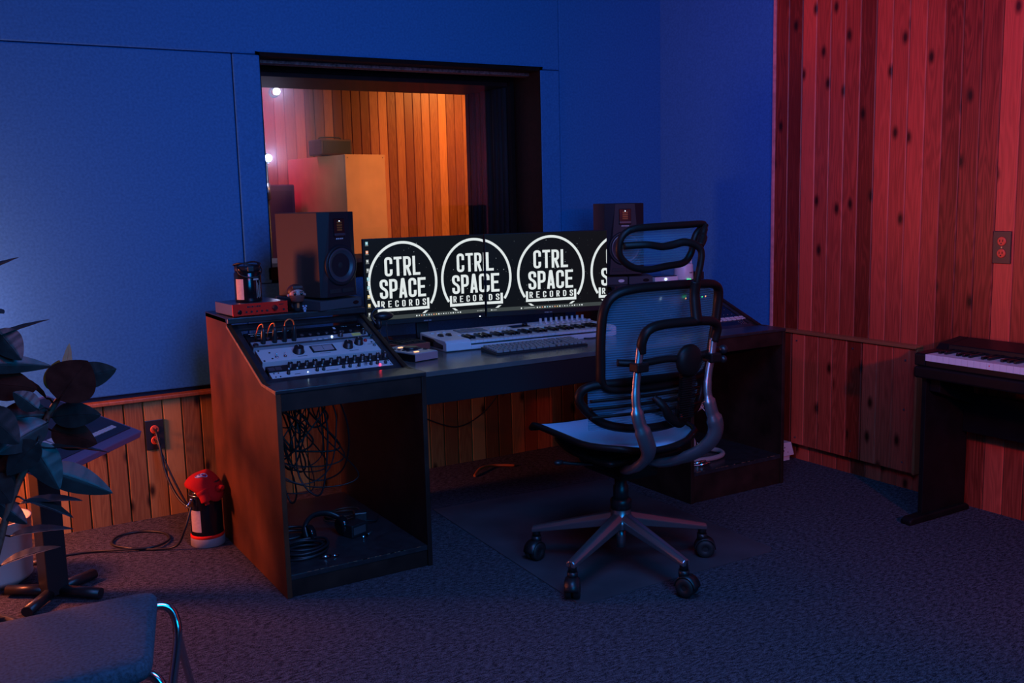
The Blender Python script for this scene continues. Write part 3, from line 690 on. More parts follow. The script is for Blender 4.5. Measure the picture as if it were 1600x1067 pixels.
# unit 1 (silver preamp with display)
u=rackthing('preamp_unit','silver-blue rack unit with a small yellow display below the cable plugs',RX0,.268)
MB().box(.012,0,-.06,.530,.043,0).build('faceplate',M_racks,u,bevel=.001)
MB().box(.012,-.0015,0,.530,.001,.006).build('lower_lip',M_chrome,u)
for x,v,r in ((.388,.026,.010),(.492,.030,.010)): knob(u,x,v,r,.02)
MB().box(.440,.016,0,.478,.036,.002).build('display',mat('display yellow',(.32,.34,.10),.3,emit=(.20,.26,.10),es=.25),u)
for x in (.262,.287,.312): MB().box(x,.012,0,x+.016,.018,.003).build('button',M_rackw,u)
MB().sphere((.350,.024,.003),.004,seg=10,rings=6).build('blue_light',M_ledw,u)
for x in (.024,.518): MB().lathe([(.011,0),(.011,.008),(.009,.010)],(x,.010,0),16).build('thumb_screw',M_black,u)
b=MB()
for x in (.06,.107,.148,.188): b.cyl((x,.028,0),(x,.028,.003),.010,seg=14)
b.build('jack_ring',M_black,u,split=True)
# unit 0 (dark recessed patch panel)
u=rackthing('patch_panel','dark recessed rack panel with faint white lettering at the top of the slope',RX0,.318)
MB().box(.012,0,-.05,.530,.090,-.012).build('faceplate',M_blackg,u,bevel=.001)
b=MB(); put(b,text_quads('MIDI',.035,.085,.060,.068),0,lambda x,z:(x,z,-.0116)); put(b,text_quads('LINE IN',.43,.455,.070,.076),0,lambda x,z:(x,z,-.0116)); put(b,text_quads('DI',.50,.515,.066,.072),0,lambda x,z:(x,z,-.0116))
b.box(.03,.078,-.012,.20,.081,-.0112); b.box(.39,.058,-.012,.40,.074,-.0112)
b.build('printed_marks',M_rackw,u)
b=MB()
for k in range(12): b.cyl((.06+k*.036,.03,-.012),(.06+k*.036,.03,-.008),.007,seg=12)
b.build('jack_ring',M_dash,u,split=True)
# jack plugs with red leads standing in unit 1
def slopept(x,v,n): return Vector((x,3.62+v*math.cos(SL)-n*math.sin(SL),.785+v*math.sin(SL)+n*math.cos(SL)))
labs=['leftmost black jack plug with a copper-red lead standing in the silver rack unit','second black jack plug from the left standing in the silver rack unit','third black jack plug from the left, joined by a red loop to its right neighbour','rightmost black jack plug, at the right end of the red loop']
for i,x in enumerate((.06,.107,.148,.188)):
    p=slopept(RX0+x,.296,.003); t=thing('jack_plug',labs[i],'plug',tuple(p),0,'jack plugs in the rack'); t.rotation_euler=(.12,.02,0)
    MB().lathe([(.010,0),(.011,.012),(.009,.045),(.005,.062)],(0,0,0),14).build('plug_body',M_black,t)
    if i<2: MB().tube(cr([(0,0,.058),(-.003,.004,.075),(-.012,.020,.062),(-.016,.045,.02),(-.01,.07,.0)]),.0028,seg=8).build('red_lead',M_copper,t)
    if i==2: MB().tube(cr([(0,0,.058),(.004,0,.078),(.020,0,.088),(.036,0,.078),(.040,0,.060)]),.0028,seg=8).build('red_lead',M_copper,t)
# right pod rack device
R0=3.07
u=rackthing('mixer_panel','black control panel with a row of white buttons in the right desk slope',R0,.022)
MB().box(.0,0,-.05,.519,.40,0).build('faceplate',M_blackg,u,bevel=.001)
for r_,v in enumerate((.052,.068)):
    b=MB()
    for k in range(17): b.box(.012+k*.0312,v-.0065,0,.036+k*.0312,v+.0065 if r_ else v+.004,.005)
    b.build('button_row',M_rackw,u,bevel=.001)
b=MB()
for v,n in ((.105,18),(.156,14),(.226,10),(.283,9)):
    for k in range(n): x=.02+k*.5/n; b.cyl((x,v,0),(x,v,.003),.003,seg=8)
b.build('knob_row',M_dash,u)
for x,v,m_ in ((.35,.31,M_ledo),(.462,.31,M_ledg),(.488,.313,M_ledo),(.497,.200,M_ledw)):
    MB().sphere((x,v,.002),.0030,seg=8,rings=5).build('indicator_light',m_,u)
b=MB()
for k in range(9): x=.47+(k%3)*.016; v=.004+(k//3)*.011; b.cyl((x,v,0),(x,v,.002),.003,seg=8)
b.build('small_button',M_dash,u,split=True)
# ================================================================ SPEAKERS
M_spkf=mat('speaker front',(.008,.010,.014),.5,spec=.3,bump=.05,bscale=400); M_spks=mat('speaker side vinyl',(.045,.030,.022),.6,spec=.3,bump=.35,bscale=350)
M_cone=mat('speaker cone',(.035,.040,.05),.35); M_ribbon=mat('ribbon tweeter copper',(.30,.09,.02),.5,metal=.2,spec=.2)
def speaker(lab,loc,deg,w=.205,d=.30,h=.362):
    t=thing('studio_speaker',lab,'speaker',loc,math.radians(deg),'pair of studio speakers')
    MB().box(0,.022,0,w,d,h).build('cabinet',M_spks,t,bevel=.003)
    # front baffle with tapered cheeks
    b=MB(); z0,z1=0,h
    pts=[(0,.022),(w,.022)]
    b.add([(0,.022,0),(w,.022,0),(w,.022,h),(0,.022,h),(.020,0,0.0),(w-.020,0,0),(w-.052,0,h),(.052,0,h)],[(4,5,6,7),(0,4,7,3),(5,1,2,6),(7,6,2,3),(0,1,5,4)])
    b.build('front_baffle',M_spkf,t,bevel=.002)
    cx=w/2
    MB().lathe([(.088,0),(.088,.006),(.080,.010),(.074,.006)],(cx,.001,.135),40,R=RX(PI/2),cap=False).build('woofer_ring',M_spkf,t)
    s=MB().lathe([(.074,.008),(.069,.011),(.062,.006),(.030,-.012),(.022,-.014)],(cx,.0,.135),40,R=RX(PI/2),cap=False).build('woofer_cone',M_cone,t)
    MB().sphere((cx,.010,.135),.024,seg=20,rings=10,sc_=(1,.5,1)).build('dust_cap',M_blackm,s)
    MB().box(cx-.032,-.003,.255,cx+.032,.002,.335).build('tweeter_plate',M_blackg,t,bevel=.004)
    b=MB()
    for k in range(4): b.box(cx-.014,-.0045,.282+k*.0105,cx+.014,-.0028,.2895+k*.0105)
    b.build('ribbon_tweeter',M_ribbon,t)
    MB().box(cx-.030,-.006,.262,cx+.030,-.003,.272).build('waveguide_lip',M_cone,t,bevel=.002)
    MB().box(cx-.0015,-.0045,.322,cx+.0015,-.003,.326).build('power_light',M_ledw,t)
    b=MB(); put(b,text_quads('ADAM',cx-.020,cx+.020,.246,.2515),0,lambda x,z:(x,-.0007,z)); b.build('brand_mark',M_rackw,t)
    for x in (cx-.052,cx+.020): MB().box(x-.016,-.002,.016,x+.046,.001,.034).build('bass_port',M_blackm,t,bevel=.003)
    return t
SPKz=1.0485
speaker('left studio speaker with an orange-lit side, beside the left monitor',(1.475,4.000,SPKz),20.2)
speaker('right studio speaker behind the chair headrest, right of the monitors',(3.027,4.090,SPKz),-24)
def pad(lab,loc,deg,w,d,sp=False):
    t=thing('isolation_pad',lab,'foam pad',loc,math.radians(deg),'foam pads under the speakers')
    MB().prism([(0,0),(d,0),(d,.052),(0,.040)],0,w,'X').build('foam_wedge',M_foam,t,bevel=.003)
    s=MB(); s.lathe([(.016,0),(.016,.002)],(w-.035,-.0005,.020),24,R=RX(PI/2)@Matrix.Identity(3)); s.X=Matrix.Identity(4)
    for i,v in enumerate(s.v): s.v[i]=(v[0],v[1],.020+(v[2]-.020)*.5)
    s.build('oval_badge',M_rackw if sp else M_blackg,t)
    return t
pad('dark foam pad under the left speaker',(1.456,3.995,.9955),20.2,.235,.30)
pad('foam pad with an oval badge under the left side of the right speaker',(3.035,4.100,.9955),-24,.115,.30,True)
pad('plain foam pad under the right side of the right speaker',(3.146,4.051,.9955),-24,.125,.30)
# ================================================================ LEFT SHELF ITEMS
t=thing('headphone_amplifier','grey box amplifier with a bright red front and one silver knob','amplifier',(1.097,4.040,.9955),math.radians(3.8))
MB().box(0,.004,.003,.236,.22,.050).build('case',M_dash,t,bevel=.002)
MB().box(-.001,0,.002,.237,.005,.051).build('red_front',M_red,t,bevel=.001)
MB().lathe([(.0125,0),(.0125,.004),(.009,.006),(.009,.016)],(.178,.0,.026),20,R=RX(PI/2)).build('silver_knob',M_chrome,t)
MB().lathe([(.009,0),(.009,.003),(.005,.003)],(.028,.0,.018),18,R=RX(PI/2)).build('headphone_jack',M_blackg,t)
for x in (.056,.078,.101,.123,.145,.218): MB().lathe([(.004,0),(.004,.004)],(x,.0,.017 if x<.2 else .016),12,R=RX(PI/2)).build('control_button',M_blackm,t)
b=MB(); put(b,text_quads('BERUMN'.replace('U','I'),.060,.118,.034,.041,s=.18),0,lambda x,z:(x,-.0006,z)); put(b,text_quads('AMP',.198,.220,.036,.040,s=.16),0,lambda x,z:(x,-.0006,z)); b.build('front_lettering',M_blackm,t)
def canister(name,lab,cat,loc,r,h,rz,big):
    t=thing(name,lab,cat,loc,rz)
    MB().lathe([(r*.96,0),(r,.006),(r,h*.80),(r*.93,h*.84),(r*.9,h*.86)],seg=40).build('body',M_blackg,t)
    MB().lathe([(r*.90,h*.86),(r*.94,h*.87),(r*.94,h*.99),(r*.86,h)],seg=40).build('neck',M_black,t)
    def patch(a0,a1,z0,z1,m,nm,rr=1.006):
        MB().grid(lambda u,v:(r*rr*math.cos(a0+(a1-a0)*u),r*rr*math.sin(a0+(a1-a0)*u),z0+(z1-z0)*v),10,2).build(nm,m,t)
    return t,patch
t,patch=canister('candle_jar','black cylindrical jar with paper labels and a looped cable on its top','jar',(1.197,4.150,1.046),.056,.150,0,False)
patch(math.radians(196),math.radians(235),.012,.098,M_label,'paper_label')
patch(math.radians(278),math.radians(305),.092,.100,M_label,'small_label')
for k in range(5):
    a=math.radians(291+k*6)
    patch(a,a+math.radians(2.2),.016+.004*(k%2),.090-.01*(k%3),M_label,'printed_text')
MB().tube(cr([(.055*math.cos(a),.05*math.sin(a),.158+.006*math.sin(2*a)) for a in [i*PI/4 for i in range(8)]],6,closed=True),.0035,seg=8,closed=True).build('cable_loop',M_cable,t)
MB().tube(cr([(-.05,-.02,.155),(-.045,-.045,.120),(-.01,-.058,.105),(.03,-.056,.108),(.056,-.02,.13),(.05,.01,.158)]),.0032,seg=8).build('hanging_cable',M_cable,t)
MB().box(-.014,-.062,.128,.012,-.056,.150).build('plug',M_cable,t,bevel=.003)
# bearded figurine
t=thing('toy_figurine','small big-headed toy figure with brown hair and beard beside the red amplifier','figurine',(1.372,4.050,.9955),math.radians(-4))
b=MB(); b.sphere((0,0,.079),.032,0,24,16,(1.05,.92,.95)); b.sphere((-.034,.0,.072),.007,0,10,6); b.sphere((.034,.0,.072),.007,0,10,6); b.build('head',M_skin,t)
b=MB(); b.sphere((0,.008,.087),.0355,0,24,14,(1.06,.95,.88)); b.box(-.022,-.028,.100,.022,-.01,.112); b.build('hair',M_hair,t,bevel=.002)
MB().grid(lambda u,v:(.034*math.cos(PI*(1.12+.76*u))*(.98-.25*v),.031*math.sin(PI*(1.12+.76*u))*(1.0-.1*v)-.001,.072-.028*v),12,4).build('beard',mat('figurine beard',(.12,.03,.02),.7),t,solid=.006)
b=MB()
for x in (-.014,.014): b.sphere((x,-.0298,.078),.0058,0,12,8,(1,.35,1))
b.build('eye',M_blackg,t,split=True)
b=MB()
for x in (-.014,.014): b.box(x-.0065,-.0325,.0865,x+.0065,-.028,.0892)
b.build('eyebrow',M_hair,t,split=True)
MB().lathe([(.013,0),(.016,.01),(.018,.028),(.012,.046),(.007,.05)],(0,0,.002),18).build('jacket_body',M_blackm,t)
b=MB(); b.tube([(-.017,0,.040),(-.024,-.006,.026),(-.020,-.014,.020)],[.006,.005,.005]); b.tube([(.017,0,.040),(.024,-.006,.026),(.020,-.014,.020)],[.006,.005,.005]); b.build('arm',M_blackm,t,split=True)
b=MB(); b.box(-.012,-.006,0,-.002,.006,.012); b.box(.002,-.006,0,.012,.006,.012); b.build('leg',M_blackm,t,bevel=.002,split=True)
MB().box(-.005,-.0195,.018,.005,-.016,.040).build('orange_shirt',mat('orange cloth',(.5,.12,.02),.7),t)
t=thing('tiny_trinket','tiny white and blue trinket standing next to the toy figure','trinket',(1.398,4.030,.9955))
b=MB(); b.sphere((0,0,.012),.008); b.sphere((-.006,0,.024),.0045); b.sphere((.006,0,.024),.0045); b.lathe([(.006,0),(.005,.006)]); b.build('body',mat('pale blue white',(.45,.5,.65),.4),t)
MB().sphere((0,-.007,.013),.0025).build('nose',M_blackm,t)
# ================================================================ RIGHT SHELF ITEMS
def onz_box(name,lab,cat,x,y,z,w,d,h,m,rz=0,bev=.003):
    t=thing(name,lab,cat,(x,y,z),rz); MB().box(0,0,0,w,d,h).build('body',m,t,bevel=bev); return t
t=onz_box('hard_drive_box','silver-white flat box with a dark lid and a small light, right of the right speaker','device',3.30,4.03,.9955,.140,.16,.028,M_white,-.15)
MB().box(.004,.004,.028,.136,.156,.032).build('dark_lid',M_blackg,t,bevel=.001); MB().sphere((.065,-.001,.015),.006,seg=12,rings=8).build('front_light',M_ledw,t)
t=thing('wireless_router','white rounded router with a green light at its foot, behind the headrest stem','router',(3.52,4.06,.9955))
MB().lathe([(.050,0),(.053,.006),(.050,.080),(.046,.088)],seg=32).build('body',M_white,t); MB().box(.048,-.006,.0,.054,.006,.135).build('side_fin',M_white,t,bevel=.002)
MB().box(-.02,-.0545,.0,.006,-.050,.007).build('green_light',M_ledg,t)
b=MB(); put(b,text_quads('HUB',-.004,.016,.038,.044),0,lambda x,z:(x,-.0535,z)); b.build('front_lettering',M_dash,t)
t=onz_box('black_case','small black box at the right end of the right shelf','box',3.575,4.02,.9955,.055,.12,.040,M_black)
# ================================================================ DESKTOP ITEMS
t=thing('midi_keyboard','white controller keyboard lying in front of the monitors','keyboard',(1.955,3.823,.787),math.radians(-3.5))
KW,KD=.90,.30
b=MB(); b.prism([(.0,.004),(.0,.040),(.016,.050),(.19,.052),(.30,.058),(.30,.006),(.28,0),(.02,0)],.004,.125,'X',0)
b.prism([(.0,.004),(.0,.022),(.145,.024),(.145,.052),(.30,.058),(.30,.006),(.28,0),(.02,0)],.125,KW-.03,'X',0)
b.prism([(.0,.004),(.0,.040),(.016,.050),(.19,.052),(.30,.058),(.30,.006),(.28,0),(.02,0)],KW-.03,KW-.004,'X',0)
b.build('case',M_white,t,bevel=.004)
MB().prism([(.035,.010),(.035,.030),(.10,.036),(.14,.045),(.27,.047),(.27,.010)],-.0,.0045,'X').build('end_cheek',M_blackg,t,bevel=.003)
MB().prism([(.035,.010),(.035,.030),(.10,.036),(.14,.045),(.27,.047),(.27,.010)],KW-.0045,KW,'X').build('end_cheek',M_blackg,t,bevel=.003)
nk=36; kw=(KW-.155)/nk
for k in range(nk):
    x=.1255+k*kw; MB().box(x+.0006,.004,.030,x+kw-.0006,.142,.042).build('white_key',M_wkey,t)
for k in range(nk-1):
    if k%7 in (0,1,3,4,5):
        x=.1255+(k+1)*kw; MB().box(x-.0058,.052,.041,x+.0058,.140,.055).build('black_key',M_blackg,t,bevel=.0015)
for x in (.045,.085): 
    MB().lathe([(.022,-.008),(.022,.008)],(x,.155,.042),24,R=RY(PI/2)).build('wheel',M_black,t)
b=MB()
for r_ in range(2):
    for k in range(4): b.box(.155+k*.036,.178+r_*.046,.0535+r_*.0025,.187+k*.036,.218+r_*.046,.0585+r_*.0025)
b.build('drum_pad',mat('grey pads',(.18,.18,.19),.6),t,bevel=.002,split=True)
MB().box(.435,.19,.0540,.53,.255,.0575).build('display',M_blackg,t,bevel=.001)
MB().lathe([(.014,0),(.013,.012)],(.515,.222,.056),20).build('main_dial',M_blackg,t)
b=MB()
for r_ in range(2):
    for k in range(5): b.box(.325+k*.020,.19+r_*.030,.0535,.339+k*.020,.20+r_*.030,.0590)
for k in range(3):
    for r_ in range(2): b.box(.555+k*.022,.19+r_*.03,.0535,.571+k*.022,.20+r_*.030,.0590)
for k in range(3): b.box(.03+k*.03,.235,.0545,.046+k*.03,.245,.0590)
b.build('button',M_rackw,t,bevel=.001,split=True)
for k in range(9): MB().lathe([(.0085,0),(.0085,.004),(.0068,.006),(.0062,.023)],(.625+k*.030,.262,.056),14).build('knob',M_white,t)
for k in range(9): 
    MB().box(.622+k*.030,.168,.053,.628+k*.030,.238,.0545).build('fader_slot',M_dash,t); MB().box(.618+k*.030,.195,.0545,.632+k*.030,.207,.064).build('fader',M_white,t,bevel=.001)
# computer keyboard
t=thing('computer_keyboard','dark flat computer keyboard in front of the white controller keyboard','keyboard',(2.085,3.605,.787),math.radians(-1.5))
M_kb=mat('keyboard deck',(.02,.02,.02),.45); M_kc=mat('key caps',(.24,.225,.22),.5)
MB().prism([(0,0),(.142,0),(.142,.022),(0,.008)],0,.470,'X').build('deck',M_kb,t,bevel=.002)
for r_ in range(6):
    b=MB(); n=[14,15,15,14,13,9][5-r_]; y=.008+r_*.0215; x=.008
    for k in range(n):
        kwid=.30/n; b.box(x,y,.010+y*.09,x+kwid-.0055,y+.0160,.018+y*.10); x+=kwid
    for k in range(3):
        if r_ in (0,1,3,4,5): b.box(.316+k*.0195,y,.010+y*.09,.330+k*.0195,y+.0160,.018+y*.10)
    for k in range(4): b.box(.382+k*.0205,y,.010+y*.09,.3975+k*.0205,y+.0160,.018+y*.10)
    b.build('key_row',M_kc,t)
t=thing('cable','thin black cable behind the right end of the computer keyboard','cable',(2.60,3.76,.787))
MB().tube(cr([(0,0,.004),(.05,.03,.003),(.10,.0,.003),(.2,.03,.003),(.3,.02,.003)]),.0025,seg=8).build('lead',M_cable,t)
# small silver recorder box with orange lights
t=thing('desktop_controller','small silver box with orange lights on the desk left of the white keyboard','device',(1.735,3.672,.787),math.radians(14))
MB().box(0,0,0,.122,.235,.030).build('case',M_blackg,t,bevel=.002); MB().box(-.0,-.0,.030,.122,.235,.037).build('top_plate',M_racks,t,bevel=.002)
MB().box(-.0005,-.003,.004,.1225,.0,.034).build('front_strip',mat('pinkish metal',(.45,.30,.32),.4,metal=.4),t,bevel=.001)
MB().lathe([(.034,0),(.032,.010),(.028,.012)],(.068,.11,.037),28).build('jog_dial',M_black,t)
b=MB(); b.box(.028,.030,.037,.048,.042,.0395); b.box(.062,.178,.037,.082,.190,.0395)
b.build('orange_light',emis('warm button',(1,.42,.2),2.2),t,split=True)
b=MB()
for k in range(4): b.box(.02,.07+k*.03,.037,.03,.082+k*.03,.040); b.box(.100,.05+k*.04,.037,.112,.07+k*.04,.040)
b.build('button',M_blackm,t,split=True)
t=thing('hardware_box','flat black box with a red-brown rim behind the small silver box','device',(1.80,3.955,.787),math.radians(8))
MB().box(0,0,0,.16,.16,.030).build('case',mat('red brown case',(.30,.05,.04),.45),t,bevel=.003); MB().box(.012,.012,.030,.148,.148,.034).build('top_panel',M_blackm,t,bevel=.002)
b=MB()
for i in range(4):
    for j in range(4): b.box(.022+i*.032,.022+j*.032,.034,.046+i*.032,.046+j*.032,.039)
b.build('pad',M_black,t,split=True)
# headphones hung on the cabinet's inner side
t=thing('headphones','black headphones hanging on the inner side of the left cabinet beside the monitor','headphones',(1.700,3.98,.90))
b=MB(); b.sphere((.045,.02,.052),.040,0,24,14,(1.15,.72,.50)); b.build('ear_cup',M_black,t)
b=MB(); b.sphere((.012,.01,.02),.028,0,20,12,(.6,.9,.9)); b.build('ear_cup',M_black,t)
MB().tube(cr([(.0,.0,.02),(-.012,.02,.055),(.01,.03,.082),(.045,.02,.088)]),.006,seg=8).build('headband',M_black,t)
MB().tube(cr([(.02,.0,.0),(.005,-.02,-.05),(.01,-.02,-.09),(.02,0,-.113)]),.003,seg=8).build('cord',M_cable,t)
MB().tube(cr([(.05,.0,.03),(.045,-.01,-.03),(.055,-.01,-.08),(.06,0,-.113)]),.003,seg=8).build('cord',M_cable,t)
# ================================================================ OFFICE CHAIR (faces the desk, +Y)
CX,CY=2.268,2.983
ch=thing('office_chair','black mesh office chair with headrest, its blue-lit seat facing the desk','chair',(CX,CY,.004))
O=(CX,CY,0)
MB().lathe([(.050,.165),(.056,.17),(.056,.195),(.043,.21),(.036,.245),(.036,.262)],seg=32).build('hub',M_brush,ch)
MB().lathe([(.030,.262),(.030,.33),(.024,.335),(.024,.46)],seg=24).build('gas_lift',M_black,ch)
MB().lathe([(.040,.24),(.042,.275),(.032,.285)],seg=24).build('lift_collar',M_black,ch)
MB().lathe([(.018,.085),(.020,.165)],seg=20).build('lift_foot',M_brush,ch)
for i in range(5):
    a=math.radians([129.5,202.2,272.9,345.3,57.5][i]); c,s=math.cos(a),math.sin(a)
    R=RZ(a)
    b=MB(); b.X=R.to_4x4()
    n=9; ring=[]
    vs=[];fs=[]
    for k in range(n):
        t=k/(n-1); r=.030+.335*t; zc=.205-.078*t; wv=.030-.011*t; hv=.030-.016*t
        sec=[(-wv,-hv),(wv,-hv),(wv,hv*.1),(wv*.45,hv*.75),(-wv*.45,hv*.75),(-wv,hv*.1)]
        vs+=[(r,y,zc+z) for y,z in sec]
    for k in range(n-1):
        for q in range(6): fs.append((k*6+q,k*6+(q+1)%6,(k+1)*6+(q+1)%6,(k+1)*6+q))
    fs+= [(5,4,3,2,1,0),tuple((n-1)*6+q for q in range(6))]
    b.add(vs,fs,0,False); b.build('base_arm',M_brush,ch,bevel=.004)
    cx,cy=.350*c,.350*s
    ca=MB(); ca.cyl((cx,cy,.095),(cx,cy,.135),.016); ca.cyl((cx,cy,.072),(cx,cy,.096),.020,seg=20)
    o=ca.build('caster',M_black,ch)
    sw=a+[1.2,.5,.35,-.4,1.0][i]; dx,dy=math.cos(sw),math.sin(sw)
    wx,wy=cx+.018*-dy*0+dx*.012,cy+dy*.012
    for sg in (-1,1):
        Rw=Matrix.Rotation(PI/2,3,Vector((dx,dy,0)))
        ax=Vector((-dy,dx,0))
        q=Vector((0,0,1)).rotation_difference(ax*sg).to_matrix()
        MB().lathe([(.034,0),(.036,.003),(.036,.019),(.032,.024),(.012,.025),(.010,.022)],(wx+ax.x*sg*.004,wy+ax.y*sg*.004,.036),28,R=q).build('caster_wheel',M_rubber,o)
    MB().grid(lambda u,v:(wx+dx*.040*math.cos(PI*u)*1.0+(-dy)*(v-.5)*.05,wy+dy*.040*math.cos(PI*u)+dx*(v-.5)*.05,.036+.040*math.sin(PI*u)),14,1).build('caster_hood',M_black,o,solid=.004)
# seat: woven mesh held in a saddle frame
def seatpt(u,v,dz=0):
    # u -1..1 across, v 0 rear .. 1 front
    yy=-.235+.52*v; wd=.255-.085*max(0,(.30-v)/.30)**2-.03*max(0,(v-.8)/.2)**2
    z=.520+.045*v+.022*abs(u)**2.2*(1-.5*v)-.030*max(0,(v-.80)/.2)**2-.012*math.cos(u*PI/2)*math.sin(PI*v)+.012*(1-v)
    return (u*wd,yy,z+dz)
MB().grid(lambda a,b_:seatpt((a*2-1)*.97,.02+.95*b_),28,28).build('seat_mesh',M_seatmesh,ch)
rim=[]
for k in range(12): rim.append(seatpt(-1,k/12*.96+.02,-.004))
for k in range(10): rim.append(seatpt(-1+2*k/9,1.0,-.006))
for k in range(12): rim.append(seatpt(1,.98-k/12*.96,-.004))
for k in range(1,10): rim.append(seatpt(1-2*k/9*.999,0.0-.03*math.sin(PI*k/9),-.004))
MB().tube(rim,.0125,seg=10,closed=True,flat=1.0).build('seat_frame',M_frame,ch)
b=MB()
b.grid(lambda u,v:((u-.5)*(.34+.08*math.sin(PI*v)),-.16+.36*v,.475+.035*v-.055*math.sin(PI*u)*math.sin(PI*v)*1.1),14,12)
b.build('seat_pan',M_frame,ch,solid=.02)
b=MB(); b.box(-.09,-.13,.385,.09,.14,.46); b.box(-.13,-.05,.42,.13,.11,.475); b.build('tilt_mechanism',M_frame,ch,bevel=.02,bseg=3)
b=MB(); b.tube(cr([(-.10,.0,.435),(-.18,.03,.44),(-.245,.05,.452)]),[.008,.006],seg=8); b.sphere((-.252,.052,.452),.014,sc_=(1.5,1,.7)); b.build('tilt_lever',M_black,ch)
# backrest frame: rounded rectangle tube, leaning back
def bp(x,z,y=None):  # back plane in world: Y leans back with height
    yy=2.775-(z-.80)*.10 if y is None else y
    return (x-CX,yy-CY,z)
cx0=2.312
fr=[(2.060,.78),(2.050,.86),(2.046,.96),(2.052,1.05),(2.085,1.100),(2.16,1.120),(2.31,1.123),(2.48,1.118),(2.565,1.105),(2.590,1.07),(2.585,.98),(2.570,.88),(2.550,.79),(2.49,.762),(2.31,.752),(2.12,.755)]
pts=[(x-CX,(2.775-(z-.80)*.10-.0)-CY-.045*(1-((x-cx0)/.27)**2)*.0+(.04*((x-cx0)/.27)**2),z) for x,z in fr]
MB().tube(cr(pts,6,closed=True),.0215,seg=12,closed=True,flat=.75).build('backrest_frame',M_frame,ch)
def bk(u,v):
    z=.765+.345*v; x=cx0+(u-.5)*(.49+.035*math.sin(PI*min(1,v)))
    return (x-CX,2.775-(z-.80)*.10-CY+.04*((x-cx0)/.27)**2+.012*math.sin(PI*v),z)
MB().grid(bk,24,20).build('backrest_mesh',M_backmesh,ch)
# lumbar support loop
lf=[(1.955,.70),(1.945,.745),(1.985,.772),(2.12,.778),(2.30,.776),(2.45,.765),(2.50,.73),(2.49,.67),(2.44,.622),(2.32,.598),(2.17,.600),(2.03,.632)]
lp=[(x-CX+.035,2.80-CY+.05*((x-2.24)/.27)**2-.02,z+.004) for x,z in lf]
MB().tube(cr(lp,6,closed=True),.0165,seg=12,closed=True,flat=1.0).build('lumbar_frame',M_frame,ch)
MB().grid(lambda u,v:(-.295+.035+.52*u,2.785-CY+.05*((u-.5)*1.9)**2*1.0,.615+.155*v-.02*math.sin(PI*u)*0),20,8).build('lumbar_mesh',M_backmesh,ch)
b=MB()
for z in (.728,.700,.668): b.tube(cr([(-.27,2.80-CY,z+.0),(-.12,2.755-CY,z+.004),(.0,2.745-CY,z+.004),(.12,2.75-CY,z),(.22,2.785-CY,z-.004)]),[.006,.007],seg=8)
b.build('lumbar_rib',M_frame,ch,split=True)
# yoke: two posts and a top bar behind the back
Y0=2.665
def P(x,y,z): return (x-CX,y-CY,z)
MB().tube(cr([P(2.128,2.675,.905),P(2.126,2.668,.945),P(2.145,2.66,.982),P(2.20,2.655,.998),P(2.32,2.645,1.000),P(2.43,2.655,.992),P(2.468,2.665,.965),P(2.462,2.675,.915)],6),.0195,seg=12,flat=.85).build('yoke_bar',M_frame,ch)
# grey rear arms sweeping from the yoke to under the seat
armL=[P(2.125,2.675,.925),P(2.112,2.672,.86),P(2.100,2.668,.80),P(2.092,2.66,.735),P(2.098,2.652,.67),P(2.125,2.650,.60),P(2.150,2.665,.545),P(2.150,2.71,.495),P(2.160,2.79,.455),P(2.215,2.90,.435)]
MB().tube(cr(armL,6),[.0165,.0155,.016,.018,.026,.033,.033,.030,.026,.022],seg=12,flat=.62,upv=(0,1,0)).build('rear_arm',M_brush,ch)
armR=[P(2.462,2.675,.925),P(2.450,2.672,.86),P(2.432,2.668,.80),P(2.420,2.66,.735),P(2.430,2.652,.67),P(2.452,2.650,.60),P(2.440,2.665,.545),P(2.40,2.71,.495),P(2.345,2.79,.455),P(2.30,2.90,.435)]
MB().tube(cr(armR,6),[.0165,.0155,.016,.018,.027,.035,.035,.032,.027,.022],seg=12,flat=.62,upv=(0,1,0)).build('rear_arm',M_brush,ch)
for x in (2.118,2.455):
    MB().box(x-CX-.026,2.65-CY,.838,x-CX+.026,2.70-CY,.872).build('height_clamp',M_frame,ch,bevel=.006)
MB().tube(cr([P(2.075,2.745,.866),P(2.15,2.705,.862),P(2.25,2.69,.868),P(2.34,2.688,.862),P(2.45,2.70,.866),P(2.54,2.74,.866)],6),.0165,seg=12,flat=.8).build('cross_bar',M_frame,ch)
b=MB(); b.lathe([(.058,0),(.060,.008),(.050,.020),(.030,.026),(.0,.028)],P(2.345,2.68,.855),32,R=RX(PI/2),m=0); o=b.build('tension_dial',M_frame,ch)
MB().lathe([(.040,0),(.042,.004),(.036,.006)],P(2.345,2.662,.855),28,R=RX(PI/2),cap=False).build('dial_ring',M_black,o)
# side adjusting knob on the right post
b=MB(); b.sphere(P(2.505,2.67,.88),.017,0,14,10); b.sphere(P(2.50,2.665,.845),.014,0,14,10); b.build('side_knob',M_black,ch,split=True)
